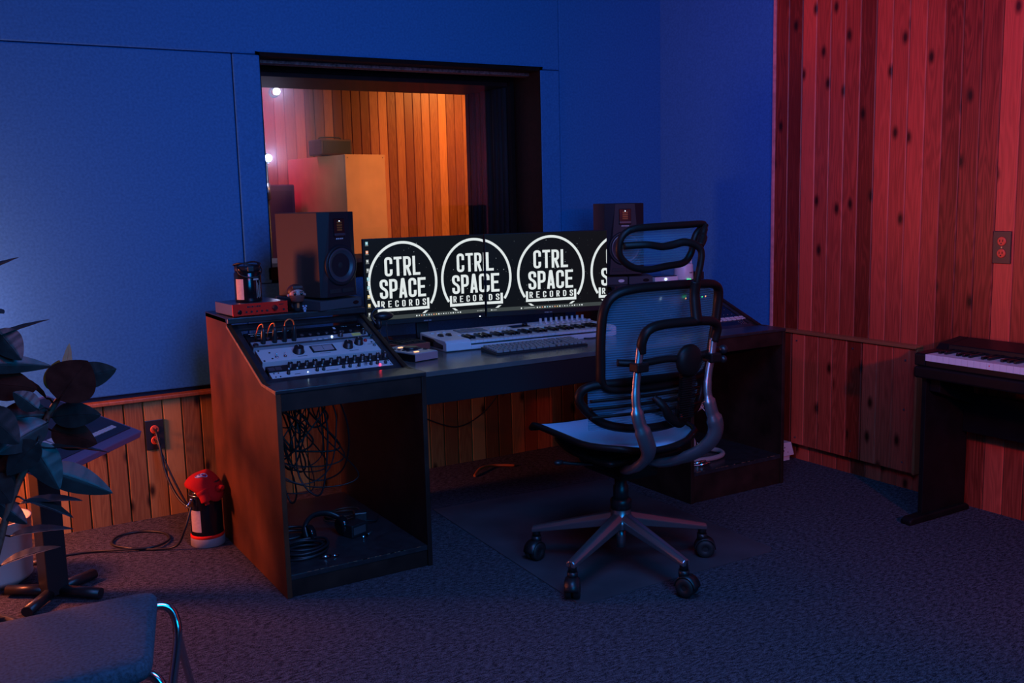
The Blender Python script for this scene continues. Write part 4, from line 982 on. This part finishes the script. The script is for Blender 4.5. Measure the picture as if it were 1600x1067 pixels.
# ribbed spine down to the lumbar
b=MB(); b.tube(cr([P(2.345,2.69,.84),P(2.350,2.70,.76),P(2.352,2.715,.68),P(2.345,2.745,.615)],6),[.030,.029,.029,.026],seg=12,flat=.55,upv=(0,1,0)); b.build('spine',M_frame,ch)
b=MB()
for k in range(22): z=.82-k*.0085; b.box(2.318-CX,2.675-CY+(.82-z)*.10,z,2.384-CX,2.684-CY+(.82-z)*.10,z+.004)
b.build('spine_ribs',M_frame,ch)
b=MB(); b.tube(cr([P(2.235,2.742,.725),P(2.262,2.715,.690),P(2.290,2.715,.645),P(2.345,2.72,.618),P(2.385,2.73,.64)],6),[.012,.016,.018,.020,.014],seg=10,flat=.6,upv=(0,1,0)); b.build('lumbar_bracket',M_frame,ch)
MB().lathe([(.008,0),(.006,.004)],P(2.328,2.700,.650),14,R=RX(PI/2)).build('screw_cap',M_chrome,ch)
# column and headrest
MB().tube(cr([P(2.352,2.640,.992),P(2.352,2.650,1.05),P(2.353,2.655,1.10),P(2.355,2.650,1.14)],5),[.0225,.022,.021,.020],seg=12,flat=.7,upv=(0,1,0)).build('back_column',M_frame,ch)
MB().tube(cr([P(2.355,2.652,1.10),P(2.360,2.648,1.15),P(2.372,2.645,1.205),P(2.374,2.645,1.245),P(2.355,2.65,1.268),P(2.310,2.66,1.280),P(2.265,2.67,1.272),P(2.22,2.675,1.268),P(2.16,2.68,1.277),P(2.085,2.715,1.275)],6),[.0135,.013,.013,.013,.0135,.014,.014,.0135,.013,.013],seg=12,flat=.85,upv=(0,1,0)).build('headrest_stem',M_frame,ch)
hf=[(2.120,1.330),(2.20,1.336),(2.33,1.338),(2.445,1.338),(2.452,1.328),(2.42,1.305),(2.405,1.275),(2.395,1.235),(2.36,1.203),(2.28,1.196),(2.19,1.188),(2.12,1.205),(2.080,1.245),(2.082,1.300)]
def hy(x,z): return 2.715-(z-1.2)*.10+.05*((x-2.26)/.18)**2*.4
MB().tube(cr([P(x,hy(x,z),z) for x,z in hf],6,closed=True),.0125,seg=12,closed=True).build('headrest_frame',M_frame,ch)
MB().grid(lambda u,v:P(2.095+.315*u,hy(2.095+.315*u,1.205+.125*v)+.008,1.205+.125*v),18,10).build('headrest_mesh',M_backmesh,ch)
MB().tube(cr([P(2.445,2.70,1.335),P(2.425,2.69,1.31),P(2.41,2.68,1.285),P(2.385,2.665,1.262)],5),[.010,.013,.017,.015],seg=10).build('headrest_bracket',M_frame,ch)
# ================================================================ CHAIR MAT
t=thing('chair_mat','thin dark translucent chair mat lying under the office chair','mat',(1.925,2.775,0),math.radians(-1.0))
M=MB(); M.prism([(.0,.03),(.03,0),(.95,.02),(.98,.05),(1.0,1.25),(.04,1.30)],.0005,.004,'Z'); M.build('sheet',M_mat,t)
# ================================================================ PIANO AND STAND (right)
M_pb=mat('stage piano black',(.006,.006,.007),.40,spec=.25,bump=.05,bscale=300)
t=thing('digital_piano','black digital piano with white keys facing left, along the cedar wall','piano',(3.68,2.735,.690),-PI/2)
# local: x along -Y world (length), y towards +X world (depth)
MB().prism([(0,.0),(0,.050),(.012,.056),(.14,.060),(.165,.082),(.30,.100),(.345,.085),(.345,0)],0,.055,'X').build('end_block',M_pb,t,bevel=.006)
MB().prism([(0,.0),(0,.028),(.012,.030),(.145,.034),(.155,.082),(.30,.100),(.345,.085),(.345,0)],.055,1.25,'X').build('case',M_pb,t,bevel=.004)
n=40
for k in range(n):
    x=.056+k*.0285; MB().box(x+.0005,-.002,.026,x+.0280,.150,.054).build('white_key',M_wkey,t)
b=0
for k in range(n-1):
    if k%7 in (0,1,3,4,5): x=.056+(k+1)*.0285; MB().box(x-.0065,.052,.053,x+.0065,.150,.066).build('black_key',M_blackg,t,bevel=.002)
MB().box(.42,.17,.083,.60,.24,.091,R=RX(.12)).build('control_strip',M_blackg,t,bevel=.002)
MB().box(.160+.19,-.0032,.040,.165+.19,-.0018,.044).build('red_mark',M_red,t)
t=thing('piano_stand','black wooden piano stand with a flat side panel and long foot','stand',(3.69,2.70,0),-PI/2)
M_ps=mat('stand black wood',(.006,.005,.0055),.5,spec=.2,var=.3,scale=12)
MB().box(.0,.0,.03,.022,.30,.655).build('side_panel',M_ps,t,bevel=.002)
MB().box(-.022,-.030,.640,1.2,.012,.690).build('front_beam',M_ps,t,bevel=.008)
MB().prism([(-.105,.0),(-.105,.022),(-.085,.032),(.29,.032),(.31,.02),(.31,0)],-.008,.045,'X').build('foot',M_ps,t,bevel=.008,bseg=3)
MB().box(.022,.06,.660,1.2,.30,.690).build('top_rail',M_ps,t,bevel=.003)
MB().box(.022,.265,.367,1.2,.285,.545).build('back_panel',M_ps,t,bevel=.002)
MB().prism([(.02,.58),(.02,.655),(.26,.655),(.26,.50)],.022,.075,'X').build('corner_bracket',M_ps,t,bevel=.003)
MB().cyl((.028,.10,.60),(.028,.135,.61),.006).build('bracket_bolt',M_chrome,t)
MB().box(1.178,.0,.03,1.2,.30,.655).build('side_panel',M_ps,t,bevel=.002)
# white floor power box
t=thing('power_box','white wedge-shaped power box on the floor between desk and cedar wall','power box',(3.90,3.71,.030))
b=MB(); b.prism([(0,0),(.105,0),(.080,.075),(0,.075)],0,.20,'Y'); b.build('case',M_white,t,bevel=.003)
b=MB(); b.cyl((.03,-.001,.05),(.03,.001,.05),.004,seg=8); b.cyl((.055,-.001,.022),(.055,.001,.022),.003,seg=8); b.build('screw',M_dash,t,split=True)
MB().tube(cr([(.015,-.003,.035),(-.02,-.02,.032),(-.06,-.02,.02),(-.1,.03,-.026)]),.008,seg=8).build('plug_lead',M_cable,t)
MB().box(0,.02,-.030,.09,.18,.0).build('base',M_white,t)
# ================================================================ LEFT FLOOR: CANISTER AND CAP
t,patch=canister('round_canister','black cylindrical canister on the floor with a pale label and a red ring','canister',(.978,4.235,0),.068,.285,0,True)
MB().lathe([(.070,0),(.072,.004),(.072,.034),(.069,.038)],seg=40).build('grey_foot',mat('grey rubber foot',(.22,.20,.20),.6),t)
MB().lathe([(.0695,.038),(.0712,.041),(.0712,.049),(.069,.052)],seg=40).build('red_ring',M_red,t)
patch(math.radians(192),math.radians(236),.070,.165,M_label,'paper_label')
MB().tube(cr([(.0665*math.cos(a),.0665*math.sin(a),.228) for a in [i*PI/6 for i in range(12)]],3,closed=True),.0025,seg=6,closed=True).build('wire_band',M_chrome,t)
b=MB(); b.sphere((-.066,-.035,.215),.008); b.sphere((-.074,-.03,.200),.006); b.tube([(-.066,-.035,.215),(-.085,-.04,.195),(-.095,-.04,.185)],.003,seg=6); b.build('wire_clasp',M_chrome,t)
# red cap draped over the canister
t=thing('red_cap','soft red cap with an oval patch draped over the floor canister','cap',(.975,4.222,.243),-.5)
def cap(u,v):
    # u along the long axis (-1..1), v across (-1..1)
    x=u*.080; y=v*.074; r=min(1,math.hypot(u*.92,v))
    z=.080*math.sqrt(max(0,1-r**2.4))-.0
    z+= -.050*max(0,u-.1)**1.2*(1.1-v) - .012*max(0,-u-.4) -.03*max(0,u)*max(0,-v)
    z+= .004*math.sin(4*u+2*v)+.002*math.sin(7*v-3*u)
    return (x,y,max(-.085,z))
def disk(a,b_):
    th=2*PI*a; rr=b_; return cap(rr*math.cos(th),rr*math.sin(th))
MB().grid(disk,40,16).build('crown',M_redcloth,t,solid=.005)
MB().tube(cr([(.045,-.02,-.005),(.062,-.025,.010),(.080,-.03,.016),(.088,-.035,.010)]),[.018,.016,.012,.007],seg=10).build('folded_corner',M_redcloth,t)
MB().tube(cr([(.005,-.060,.010),(.02,-.070,-.02),(.028,-.072,-.045)]),[.026,.022,.010],seg=12).build('hanging_flap',M_redcloth,t)
def pdisk(r0,r1,m,nm,lift):
    b=MB(); vs=[];N=28
    for k in range(N):
        a=2*PI*k/N
        for r in (r0,r1): 
            u,v=-.02+.30*r*math.cos(a)+.10*r*math.sin(a),-.42+.20*r*math.sin(a); p=Vector(cap(u,v)); vs.append(p+Vector((0,-.6,1)).normalized()*lift)
    fs=[(2*k,2*k+1,2*((k+1)%N)+1,2*((k+1)%N)) for k in range(N)]
    b.add([tuple(p) for p in vs],fs,0,True); return b.build(nm,m,t)
pdisk(0.001,1.0,mat('patch white',(.6,.6,.68),.7),'oval_patch',.0045); pdisk(.78,.92,mat('patch blue',(.03,.04,.25),.7),'patch_border',.0055)
b=MB()
for q in text_quads('EB',-.13,.13,-.5,-.36,s=.2): b.add([tuple(Vector(cap(p.x-.02,p.y+.0))+Vector((0,-.003,.006))) for p in q],[(0,1,2,3)])
b.build('patch_letters',MATS['patch blue'],t)
# ================================================================ CABLES AND FLOOR THINGS, LEFT
t=tag(MB().tube(cr([(.884,4.718,.424),(.882,4.68,.42),(.885,4.64,.36),(.895,4.60,.24),(.925,4.52,.14),(.965,4.42,.10),(.985,4.36,.10)],10),.006,seg=8).build('black_cable',M_cable),'upper black power cord running from the wainscot outlet down behind the canister','cord')
t=tag(MB().tube(cr([(.884,4.718,.372),(.887,4.685,.365),(.900,4.65,.30),(.94,4.60,.17),(.985,4.54,.06),(1.03,4.45,.010)],10),.005,seg=8).build('black_cable',M_cable),'lower black power cord from the lower socket of the wainscot outlet','cord')
loop=[(.905,4.18,.19),(.87,4.17,.10),(.84,4.22,.02),(.76,4.27,.007),(.68,4.34,.007),(.62,4.44,.007),(.66,4.54,.007),(.76,4.55,.007),(.84,4.47,.007),(.84,4.36,.008),(.76,4.29,.012),(.64,4.33,.012),(.52,4.40,.007),(.40,4.42,.007),(.33,4.42,.012)]
tag(MB().tube(cr(loop,8),.005,seg=8).build('floor_cable',M_cable),'thin black cable looped on the carpet between the canister and the foot pedal','cable')
t=thing('foot_pedal','small black rounded foot switch on the carpet left of the cable loop','pedal',(.335,4.40,0))
MB().sphere((0,0,.004),.05,0,24,10,(1,.62,.42)).build('housing',M_black,t)
# cable tangle hanging inside the left cabinet
random.seed(21)
t=thing('hanging_cables','tangle of thin black cables hanging from the rack inside the left cabinet','cables',(1.22,3.80,.45))
for k in range(26):
    x0=random.uniform(-.10,.20);y0=random.uniform(.0,.35);z0=random.uniform(.16,.22)
    x1=x0+random.uniform(-.12,.14);z1=random.uniform(-.20,.12);x2=random.uniform(-.11,.10);
    b=MB(); b.tube(cr([(x0,y0,z0),(x0+random.uniform(-.03,.03),y0-.02,(z0+z1)/2+.05),(x1,y0-.03,z1),((x1+x2)/2,y0,z1-.03+random.uniform(-.03,.02)),(x2,y0+.05,z1+random.uniform(.02,.15)),(x2+.02,y0+.08,z0)],8),random.choice((.0025,.003,.004)),seg=7)
    b.build('cable',M_cable,t)
for k in range(5):
    x0=-.11+k*.012; b=MB(); b.tube(cr([(x0,.05,.20),(x0+.01,.0,.0),(x0-.0,.02,-.18),(x0+.03,.05,-.34)],8),.004,seg=7); b.build('cable',M_cable,t)
MB().tube(cr([(.20,-.05,.22),(.235,-.05,.10),(.245,-.02,-.02),(.235,.05,-.12),(.17,.10,-.16),(.10,.1,-.13),(.07,.08,.0),(.09,.08,.2)],8),.0035,seg=7).build('long_loop',M_cable,t)
# coiled cables and headphones lying on the left cabinet floor
def coil(name,lab,c,R0,n,r,flatz=.3,m=M_cable,tilt=0.0,grp=None,yk=.8):
    pts=[]; random.seed(int(c[0]*1000))
    for k in range(n*10):
        a=2*PI*k/10; rr=R0*(1+.10*math.sin(k*.37)+random.uniform(-.03,.03)); pts.append((rr*math.cos(a),rr*yk*math.sin(a),r+r*1.4*(k//10)+.003*math.sin(k)))
    o=MB().tube(cr(pts,3),r,seg=7).build(name,m,None,loc=c); o.rotation_euler=(tilt,0,.2); tag(o,lab,'cable',grp); return o
ZF=.0875
coil('coiled_cable','thick coil of black cable at the left front of the cabinet floor',(1.205,3.63,ZF),.088,5,.0055)
coil('coiled_cable','coil of black cable behind the front coil in the left cabinet',(1.215,3.84,ZF),.085,4,.005)
coil('coiled_cable','small loose coil of cable at the right rear of the left cabinet floor',(1.50,3.98,ZF),.075,3,.004,m=mat('brown cable',(.06,.025,.015),.5))
t=thing('jack_plug','shiny metal jack plug at the front of the left cabinet floor','plug',(1.235,3.535,ZF),math.radians(-8))
MB().cyl((0,0,.008),(.040,0,.007),.006).build('plug_body',M_chrome,t); MB().cyl((.040,0,.007),(.072,0,.005),.0035).build('plug_tip',M_chrome,t)
t=thing('headphones','black headphones lying among the cables on the left cabinet floor','headphones',(1.335,3.74,ZF),.2)
MB().tube(cr([(-.09,0,.03),(-.085,.02,.07),(-.03,.05,.095),(.04,.05,.09),(.085,.02,.06),(.09,0,.03)]),[.010,.011],seg=10,flat=1.6).build('headband',M_black,t)
for x in (-.09,.09): MB().lathe([(.036,0),(.040,.008),(.038,.024),(.028,.030)],(x,0,.041),24,R=RY(PI/2 if x<0 else -PI/2)).build('ear_cup',M_blackg,t)
for k,(x,y,w_,d_,h_,lab) in enumerate(((1.425,3.68,.085,.06,.055,'black power adapter block in the middle of the left cabinet floor'),(1.485,3.80,.055,.05,.065,'small dark adapter block behind the middle one in the left cabinet'))):
    t=thing('power_adapter',lab,'adapter',(x,y,ZF),.35-.6*k); MB().box(0,0,0,w_,d_,h_).build('body',M_black,t,bevel=.005); MB().box(.01,-.001,.012,w_-.01,0,h_-.012).build('rating_plate',M_dash if k==0 else M_blackm,t)
    MB().tube(cr([(w_,d_/2,.02),(w_+.04,d_/2+.02,.01),(w_+.06,d_/2+.08,.006)]),.004,seg=7).build('lead',M_cable,t)
t=thing('jack_plug','slim metal plug with a grey sleeve near the adapter blocks','plug',(1.46,3.66,ZF),.5)
MB().cyl((0,0,.006),(.035,0,.006),.005).build('plug_body',M_chrome,t); MB().cyl((.035,0,.006),(.08,.012,.006),.004).build('sleeve',M_dash,t)
# right cabinet: grey hose loop, bundle of thin leads, metal connectors
ZR=.1505
M_hose=mat('grey hose',(.30,.24,.23),.5); M_pink=mat('pinkish lead',(.36,.20,.17),.5)
hose=[(3.13,3.60,ZR+.17),(3.17,3.60,ZR+.12),(3.185,3.60,ZR+.08),(3.15,3.62,ZR+.03),(3.12,3.66,ZR+.014),(3.16,3.57,ZR+.014),(3.25,3.545,ZR+.014),(3.34,3.565,ZR+.014),(3.385,3.63,ZR+.014),(3.36,3.71,ZR+.014),(3.28,3.78,ZR+.02),(3.20,3.83,ZR+.05)]
tag(MB().tube(cr(hose,8),.0125,seg=12).build('grey_hose',M_hose),'thick grey hose curling over the floor board of the right cabinet','hose')
t=thing('lead_bundle','bundle of thin pinkish leads hanging beside the chair in the right cabinet','cables',(3.16,3.62,ZR))
for k in range(9):
    o_=k*.0055; random.seed(k)
    MB().tube(cr([(-.06,-.02,.012+o_*.3),(-.005,-.01+o_,.06),(.030-o_,0,.14),(.034-o_,.01,.20),(.02+o_,.01,.235),(.055+o_*2,.0,.262+.008*math.sin(k*2)),(.085+o_*2,.01,.29-.006*k),(.105+o_,.02,.275-.005*k)],8),.0028,seg=7).build('lead',M_pink,t)
MB().tube(cr([(.08,0,.27),(.13,.0,.22),(.175,.02,.15),(.185,.04,.08),(.16,.05,.03),(.11,.03,.03),(.07,.0,.08)],8),.0022,seg=7).build('thin_white_lead',M_white,t)
for k,(y,lab) in enumerate(((3.500,'nearer silver connector lying on the right cabinet floor board'),(3.535,'farther silver connector lying on the right cabinet floor board'))):
    t=thing('metal_connector',lab,'connector',(3.135+.004*k,y,ZR),.05,'silver connectors in the right cabinet')
    MB().lathe([(.006,0),(.006,.02),(.0085,.022),(.0085,.065),(.0075,.068)],(0,0,.009),16,R=RY(PI/2)).build('shell',M_chrome,t)
    MB().tube(cr([(0,0,.009),(-.03,.01,.012),(-.05,.03,.020)]),.0028,seg=7).build('lead',M_white,t)
# ================================================================ TILTED PANEL ON PEDESTAL (left)
t=thing('pedestal_stand','black square post with a crossed foot under the tilted panel','stand',(.335,3.96,0),math.radians(18))
MB().box(-.040,-.040,.02,.040,.040,.59).build('post',M_black,t,bevel=.004)
for k in range(4):
    a=math.radians([17,124,217,302][k]); c,s=math.cos(a),math.sin(a)
    MB().tube([(.03*c,.03*s,.030),(.19*c,.19*s,.024)],.022,seg=12,flat=.9).build('foot_bar',M_black,t)
ex=Vector((.6225,.7826,0)); ey=Vector((-.735,.5845,.344)); en=ex.cross(ey).normalized(); 
PR=Vector((.7096,4.05,.5736))
t=bpy.data.objects.new('tilted_panel',None); COL.objects.link(t)
org=PR-ex*.62; Mx=Matrix((( ex.x,ey.x,en.x,org.x),(ex.y,ey.y,en.y,org.y),(ex.z,ey.z,en.z,org.z),(0,0,0,1))); t.matrix_world=Mx
tag(t,'dark tilted control panel with white squares and a purple rim, behind the plant','panel')
MB().box(0,0,-.030,.62,.42,0).build('tray',mat('panel rim plum',(.20,.12,.20),.4),t,bevel=.004)
MB().box(.030,.040,0,.600,.400,.004).build('dark_face',mat('panel face',(.02,.026,.040),.5),t,bevel=.001)
b=MB()
for k in range(9): b.box(.36+k*.022,.075,.004,.377+k*.022,.095,.0065)
for k in range(4):
    for j in range(2): b.box(.06+k*.035,.30+j*.035,.004,.088+k*.035,.325+j*.035,.0065)
for k in range(5): b.box(.24+k*.040,.30,.004,.27+k*.040,.325,.0065)
for k in range(3): b.box(.16+k*.060,.10,.004,.21+k*.060,.16,.0065)
b.build('white_button',M_rackw,t,split=True)
MB().tube(cr([(.50+.035*math.cos(a),.20+.035*math.sin(a),.006) for a in [i*PI/4 for i in range(8)]],5,closed=True),.0016,seg=6,closed=True).build('ring_mark',M_dash,t)
# ================================================================ PLANT POT + RUBBER PLANT
t=thing('ceramic_pot','cream ribbed ceramic pot on the carpet at the left edge','pot',(.165,4.25,0))
b=MB(); prof=[(.085,0),(.115,.02)]
for k in range(12): prof+= [(.125+.010*(k/12),.03+k*.019),(.128+.010*(k/12),.038+k*.019)]
prof+=[(.140,.262),(.128,.262),(.122,.22)]
b.lathe(prof,seg=40,cap=False); b.build('pot_body',M_pot,t)
MB().lathe([(0.001,.225),(.124,.225)],seg=30,cap=False).build('soil',M_soil,t)
t=thing('rubber_plant','dark broad-leaved rubber plant rising at the left edge of the frame','plant',(.02,3.15,0))
B0=(.02,3.15,0)
MB().lathe([(.10,0),(.13,.02),(.145,.22),(.150,.24),(.135,.24),(.130,.20)],seg=32,cap=False).build('nursery_pot',M_blackm,t)
MB().lathe([(0.001,.205),(.132,.205)],seg=28,cap=False).build('soil',M_soil,t)
stem=[(.02,3.15,.20),(.068,3.15,.291),(.114,3.15,.437),(.17,3.15,.60),(.212,3.15,.689),(.262,3.15,.778),(.293,3.15,.85),(.343,3.15,.924),(.362,3.15,.975)]
MB().tube(cr(off(stem,B0),5),[.013,.012,.012,.011,.010,.010,.009,.007,.004],seg=10).build('trunk',M_stem,t)
stem2=[(.015,3.15,.20),(.02,3.12,.45),(.05,3.12,.75),(.10,3.13,1.02),(.13,3.13,1.26)]
MB().tube(cr(off(stem2,B0),5),[.013,.012,.011,.009,.005],seg=10).build('branch',M_stem,t)
LV=[(0.13, 3.129, 1.258, 0.257, 3.134, 1.326, 0.05,0), (0.113, 3.14, 1.064, 0.323, 3.152, 1.145, 0.054,0), (0.147, 3.16, 1.161, 0.202, 3.108, 1.168, 0.025,0), (0.1, 3.111, 1.025, 0.319, 3.152, 1.006, 0.061,0), (0.181, 3.131, 1.118, 0.235, 3.099, 1.034, 0.085,0), (0.318, 3.08, 0.905, 0.405, 3.075, 1.020, 0.150,2), (0.372, 3.19, 0.937, 0.495, 3.16, 0.974, 0.085,0), (0.35, 3.161, 0.93, 0.365, 3.119, 1.071, 0.035,3), (0.308, 3.161, 0.922, 0.343, 3.205, 1.01, 0.06,1), (0.293, 3.152, 0.903, 0.228, 3.181, 0.981, 0.045,2), (0.303, 3.164, 0.842, 0.434, 3.111, 0.849, 0.082,0), (0.3, 3.171, 0.845, 0.145, 3.182, 0.855, 0.105,0), (0.29, 3.134, 0.834, 0.148, 3.078, 0.781, 0.096,0), (0.301, 3.179, 0.801, 0.425, 3.176, 0.748, 0.10,2), (0.245, 3.148, 0.776, 0.304, 3.123, 0.638, 0.10,0), (0.264, 3.147, 0.694, 0.450, 3.128, 0.603, 0.092,0), (0.276, 3.142, 0.758, 0.459, 3.178, 0.716, 0.03,0), (0.223, 3.146, 0.723, 0.122, 3.198, 0.678, 0.085,0), (0.197, 3.18, 0.593, 0.366, 3.132, 0.592, 0.03,0), (0.211, 3.121, 0.615, 0.331, 3.087, 0.555, 0.025,0), (0.166, 3.187, 0.497, 0.34, 3.18, 0.496, 0.05,0), (0.13, 3.16, 0.422, 0.294, 3.136, 0.462, 0.024,0), (0.137, 3.151, 0.964, 0.271, 3.137, 0.943, 0.10,2), (0.186, 3.138, 0.696, 0.105, 3.148, 0.613, 0.07,0), (0.263, 3.077, 0.886, 0.204, 3.095, 0.946, 0.06,0), (0.256, 3.085, 0.791, 0.168, 3.106, 0.707, 0.085,0), (0.247, 3.179, 0.677, 0.348, 3.237, 0.642, 0.055,0), (0.12, 3.084, 0.904, 0.202, 3.013, 0.814, 0.10,0), (0.113, 3.179, 0.775, 0.238, 3.235, 0.705, 0.10,0),(.13,3.16,.62,.21,3.12,.55,.06,0),(.06,3.13,.84,.0,3.0,.78,.09,0),(.05,3.12,.75,-.08,3.16,.72,.09,0),(.06,3.12,1.0,-.05,3.05,1.1,.08,0),(.15,3.16,.55,.05,3.12,.50,.06,0),(.12,3.14,.70,.17,3.05,.64,.09,0)]
random.seed(11)
FB=[MB(),MB(),MB(),MB()]
LEAFM=[M_leaf,M_leafy,M_leafb,mat('leaf sheath',(.55,.28,.14),.5)]
for q in LV:
    A=Vector(q[:3]);Bt=Vector(q[3:6]);wd=q[6];mi=q[7]
    ax=Bt-A; L_=ax.length; ax.normalize(); view=Vector((A.x,A.y,A.z-1.45)).normalized()
    side=ax.cross(Vector((0,0,1))) if wd<.055*1.0 and mi!=1 else ax.cross(view)
    if side.length<.2: side=ax.cross(view)
    side.normalize(); 
    if wd>=.06: side=(side+.25*random.uniform(-1,1)*view.cross(ax)).normalized() if False else side
    nrm=side.cross(ax).normalized(); W_=wd/2 if (wd>=.055 or mi) else .055
    if wd<.055 and mi==0: W_=.042
    def lf_(u,v):
        t_=v; prof_=math.sin(PI*min(1,t_**.80*1.0))**.75*(1-.12*t_) if 0<t_<1 else 0
        x=(u-.5)*2*W_*prof_
        sag=-.10*L_*t_*t_+.04*L_*math.sin(PI*t_)
        fold=.22*abs(x)+.0007*math.sin(v*30+u*2)*prof_
        p=A+ax*(L_*t_)+side*x+nrm*fold+Vector((0,0,sag*.5)); return (p.x-B0[0],p.y-B0[1],p.z-B0[2])
    FB[mi].grid(lf_,8,16)
    # midrib
    FB[mi].tube([Vector(lf_(.5,k/8*.98+.005))+nrm*.0004 for k in range(9)],[.0022,.0006],seg=6)
    # petiole back to the nearest stem point
    src=min([Vector(p) for p in cr(stem,5)+cr(stem2,5)],key=lambda p:(p-A).length)
    FB[mi].tube([src-Vector(B0),(src+A)/2-Vector(B0)+Vector((0,0,.008)),A-Vector(B0)],.0028,seg=6)
for k in range(4): FB[k].build('foliage',LEAFM[k],t)
# ================================================================ FOREGROUND CHAIR
t=thing('guest_chair','blue-grey upholstered chair with a chrome tube frame in the bottom left corner','chair',(.12,2.40,0))
def seat2(u,v,top):
    # trapezoid seat, corners rounded; u 0..1 left-right, v 0..1 near-far
    xr=.372+.100*v; xl=-.12-.10*v; 
    x=xl+(xr-xl)*u; y=2.205+.475*v
    e=min(u,1-u)*2; f=min(v,1-v)*2
    z=(.447-.018*(1-min(1,e*5))**2-.018*(1-min(1,f*5))**2) if top else .405
    return (x-.12,y-2.40,z)
b=MB()
N=24
def outline(z,k):
    pts=[];r=.05
    C4=[(-.12,2.205),(.366,2.205),(.472,2.655),(-.22,2.665)]
    P4=[Vector(p) for p in C4]; out=[]
    for i in range(4):
        p=P4[i];a=(P4[i-1]-p).normalized();c=(P4[(i+1)%4]-p).normalized()
        for q in range(7):
            t_=q/6; A_=p+a*r;B_=p+c*r; s_=A_*(1-t_)**2+p*2*t_*(1-t_)+B_*t_*t_; out.append(s_)
    cen=Vector((.125,2.43))
    return [((cen+(s_-cen)*k).x-.12,(cen+(s_-cen)*k).y-2.40,z) for s_ in out]
lev=[(.400,.93),(.404,.985),(.418,1.0),(.434,.997),(.443,.975),(.447,.93),(.449,.80),(.450,.5),(.450,.05)]
vs=[];n=28
for z,k in lev: vs+=outline(z,k)
fs=[(i*n+j,i*n+(j+1)%n,(i+1)*n+(j+1)%n,(i+1)*n+j) for i in range(len(lev)-1) for j in range(n)]
fs+=[tuple(range(n))[::-1],tuple((len(lev)-1)*n+j for j in range(n))]
b.add(vs,fs,0,True); b.build('seat',M_upblue,t)
def T2(x,y,z): return (x-.12,y-2.40,z)
MB().tube(cr([T2(-.25,2.62,.400),T2(.2,2.615,.400),T2(.40,2.61,.402),T2(.455,2.615,.412),T2(.488,2.61,.402),T2(.502,2.60,.370),T2(.500,2.585,.32),T2(.470,2.565,.18),T2(.437,2.54,.012)],7),.0115,seg=12).build('front_leg_tube',M_chrome,t)
MB().tube(cr([T2(.500,2.592,.345),T2(.525,2.65,.24),T2(.560,2.74,.10),T2(.585,2.80,.012)],7),.0105,seg=12).build('leg',M_chrome,t)
MB().tube(cr([T2(-.20,2.255,.392),T2(.1,2.262,.394),T2(.30,2.268,.398),T2(.352,2.262,.400),T2(.382,2.245,.388),T2(.396,2.225,.34),T2(.412,2.20,.20),T2(.425,2.17,.012)],7),.0115,seg=12).build('rear_leg_tube',M_chrome,t)
for x in (-.25,-.20): MB().tube([T2(x,2.62 if x<-.22 else 2.255,.395),T2(x-.03,2.62 if x<-.22 else 2.24,.20),T2(x-.05,2.60 if x<-.22 else 2.2,.012)],.0115,seg=12).build('leg',M_chrome,t)
b=MB()
for x,y in ((.437,2.54),(.585,2.80),(.425,2.17),(-.30,2.60),(-.25,2.2)): b.cyl(T2(x,y,0),T2(x,y,.02),.015)
b.build('rubber_foot',M_rubber,t,split=True)
# ================================================================ CABLES UNDER THE DESK
tag(MB().tube(cr([(2.25,4.72,.30),(2.45,4.70,.22),(2.62,4.69,.28),(2.75,4.68,.42)],8),.004,seg=7).build('hanging_cable',M_cable),'thin cable sagging along the wainscot under the desk','cable')
tag(MB().tube(cr([(2.42,4.45,.007),(2.5,4.52,.02),(2.60,4.55,.012),(2.7,4.5,.007)],8),.007,seg=8).build('floor_lead',M_copper),'short copper-orange lead on the carpet under the desk','cable')
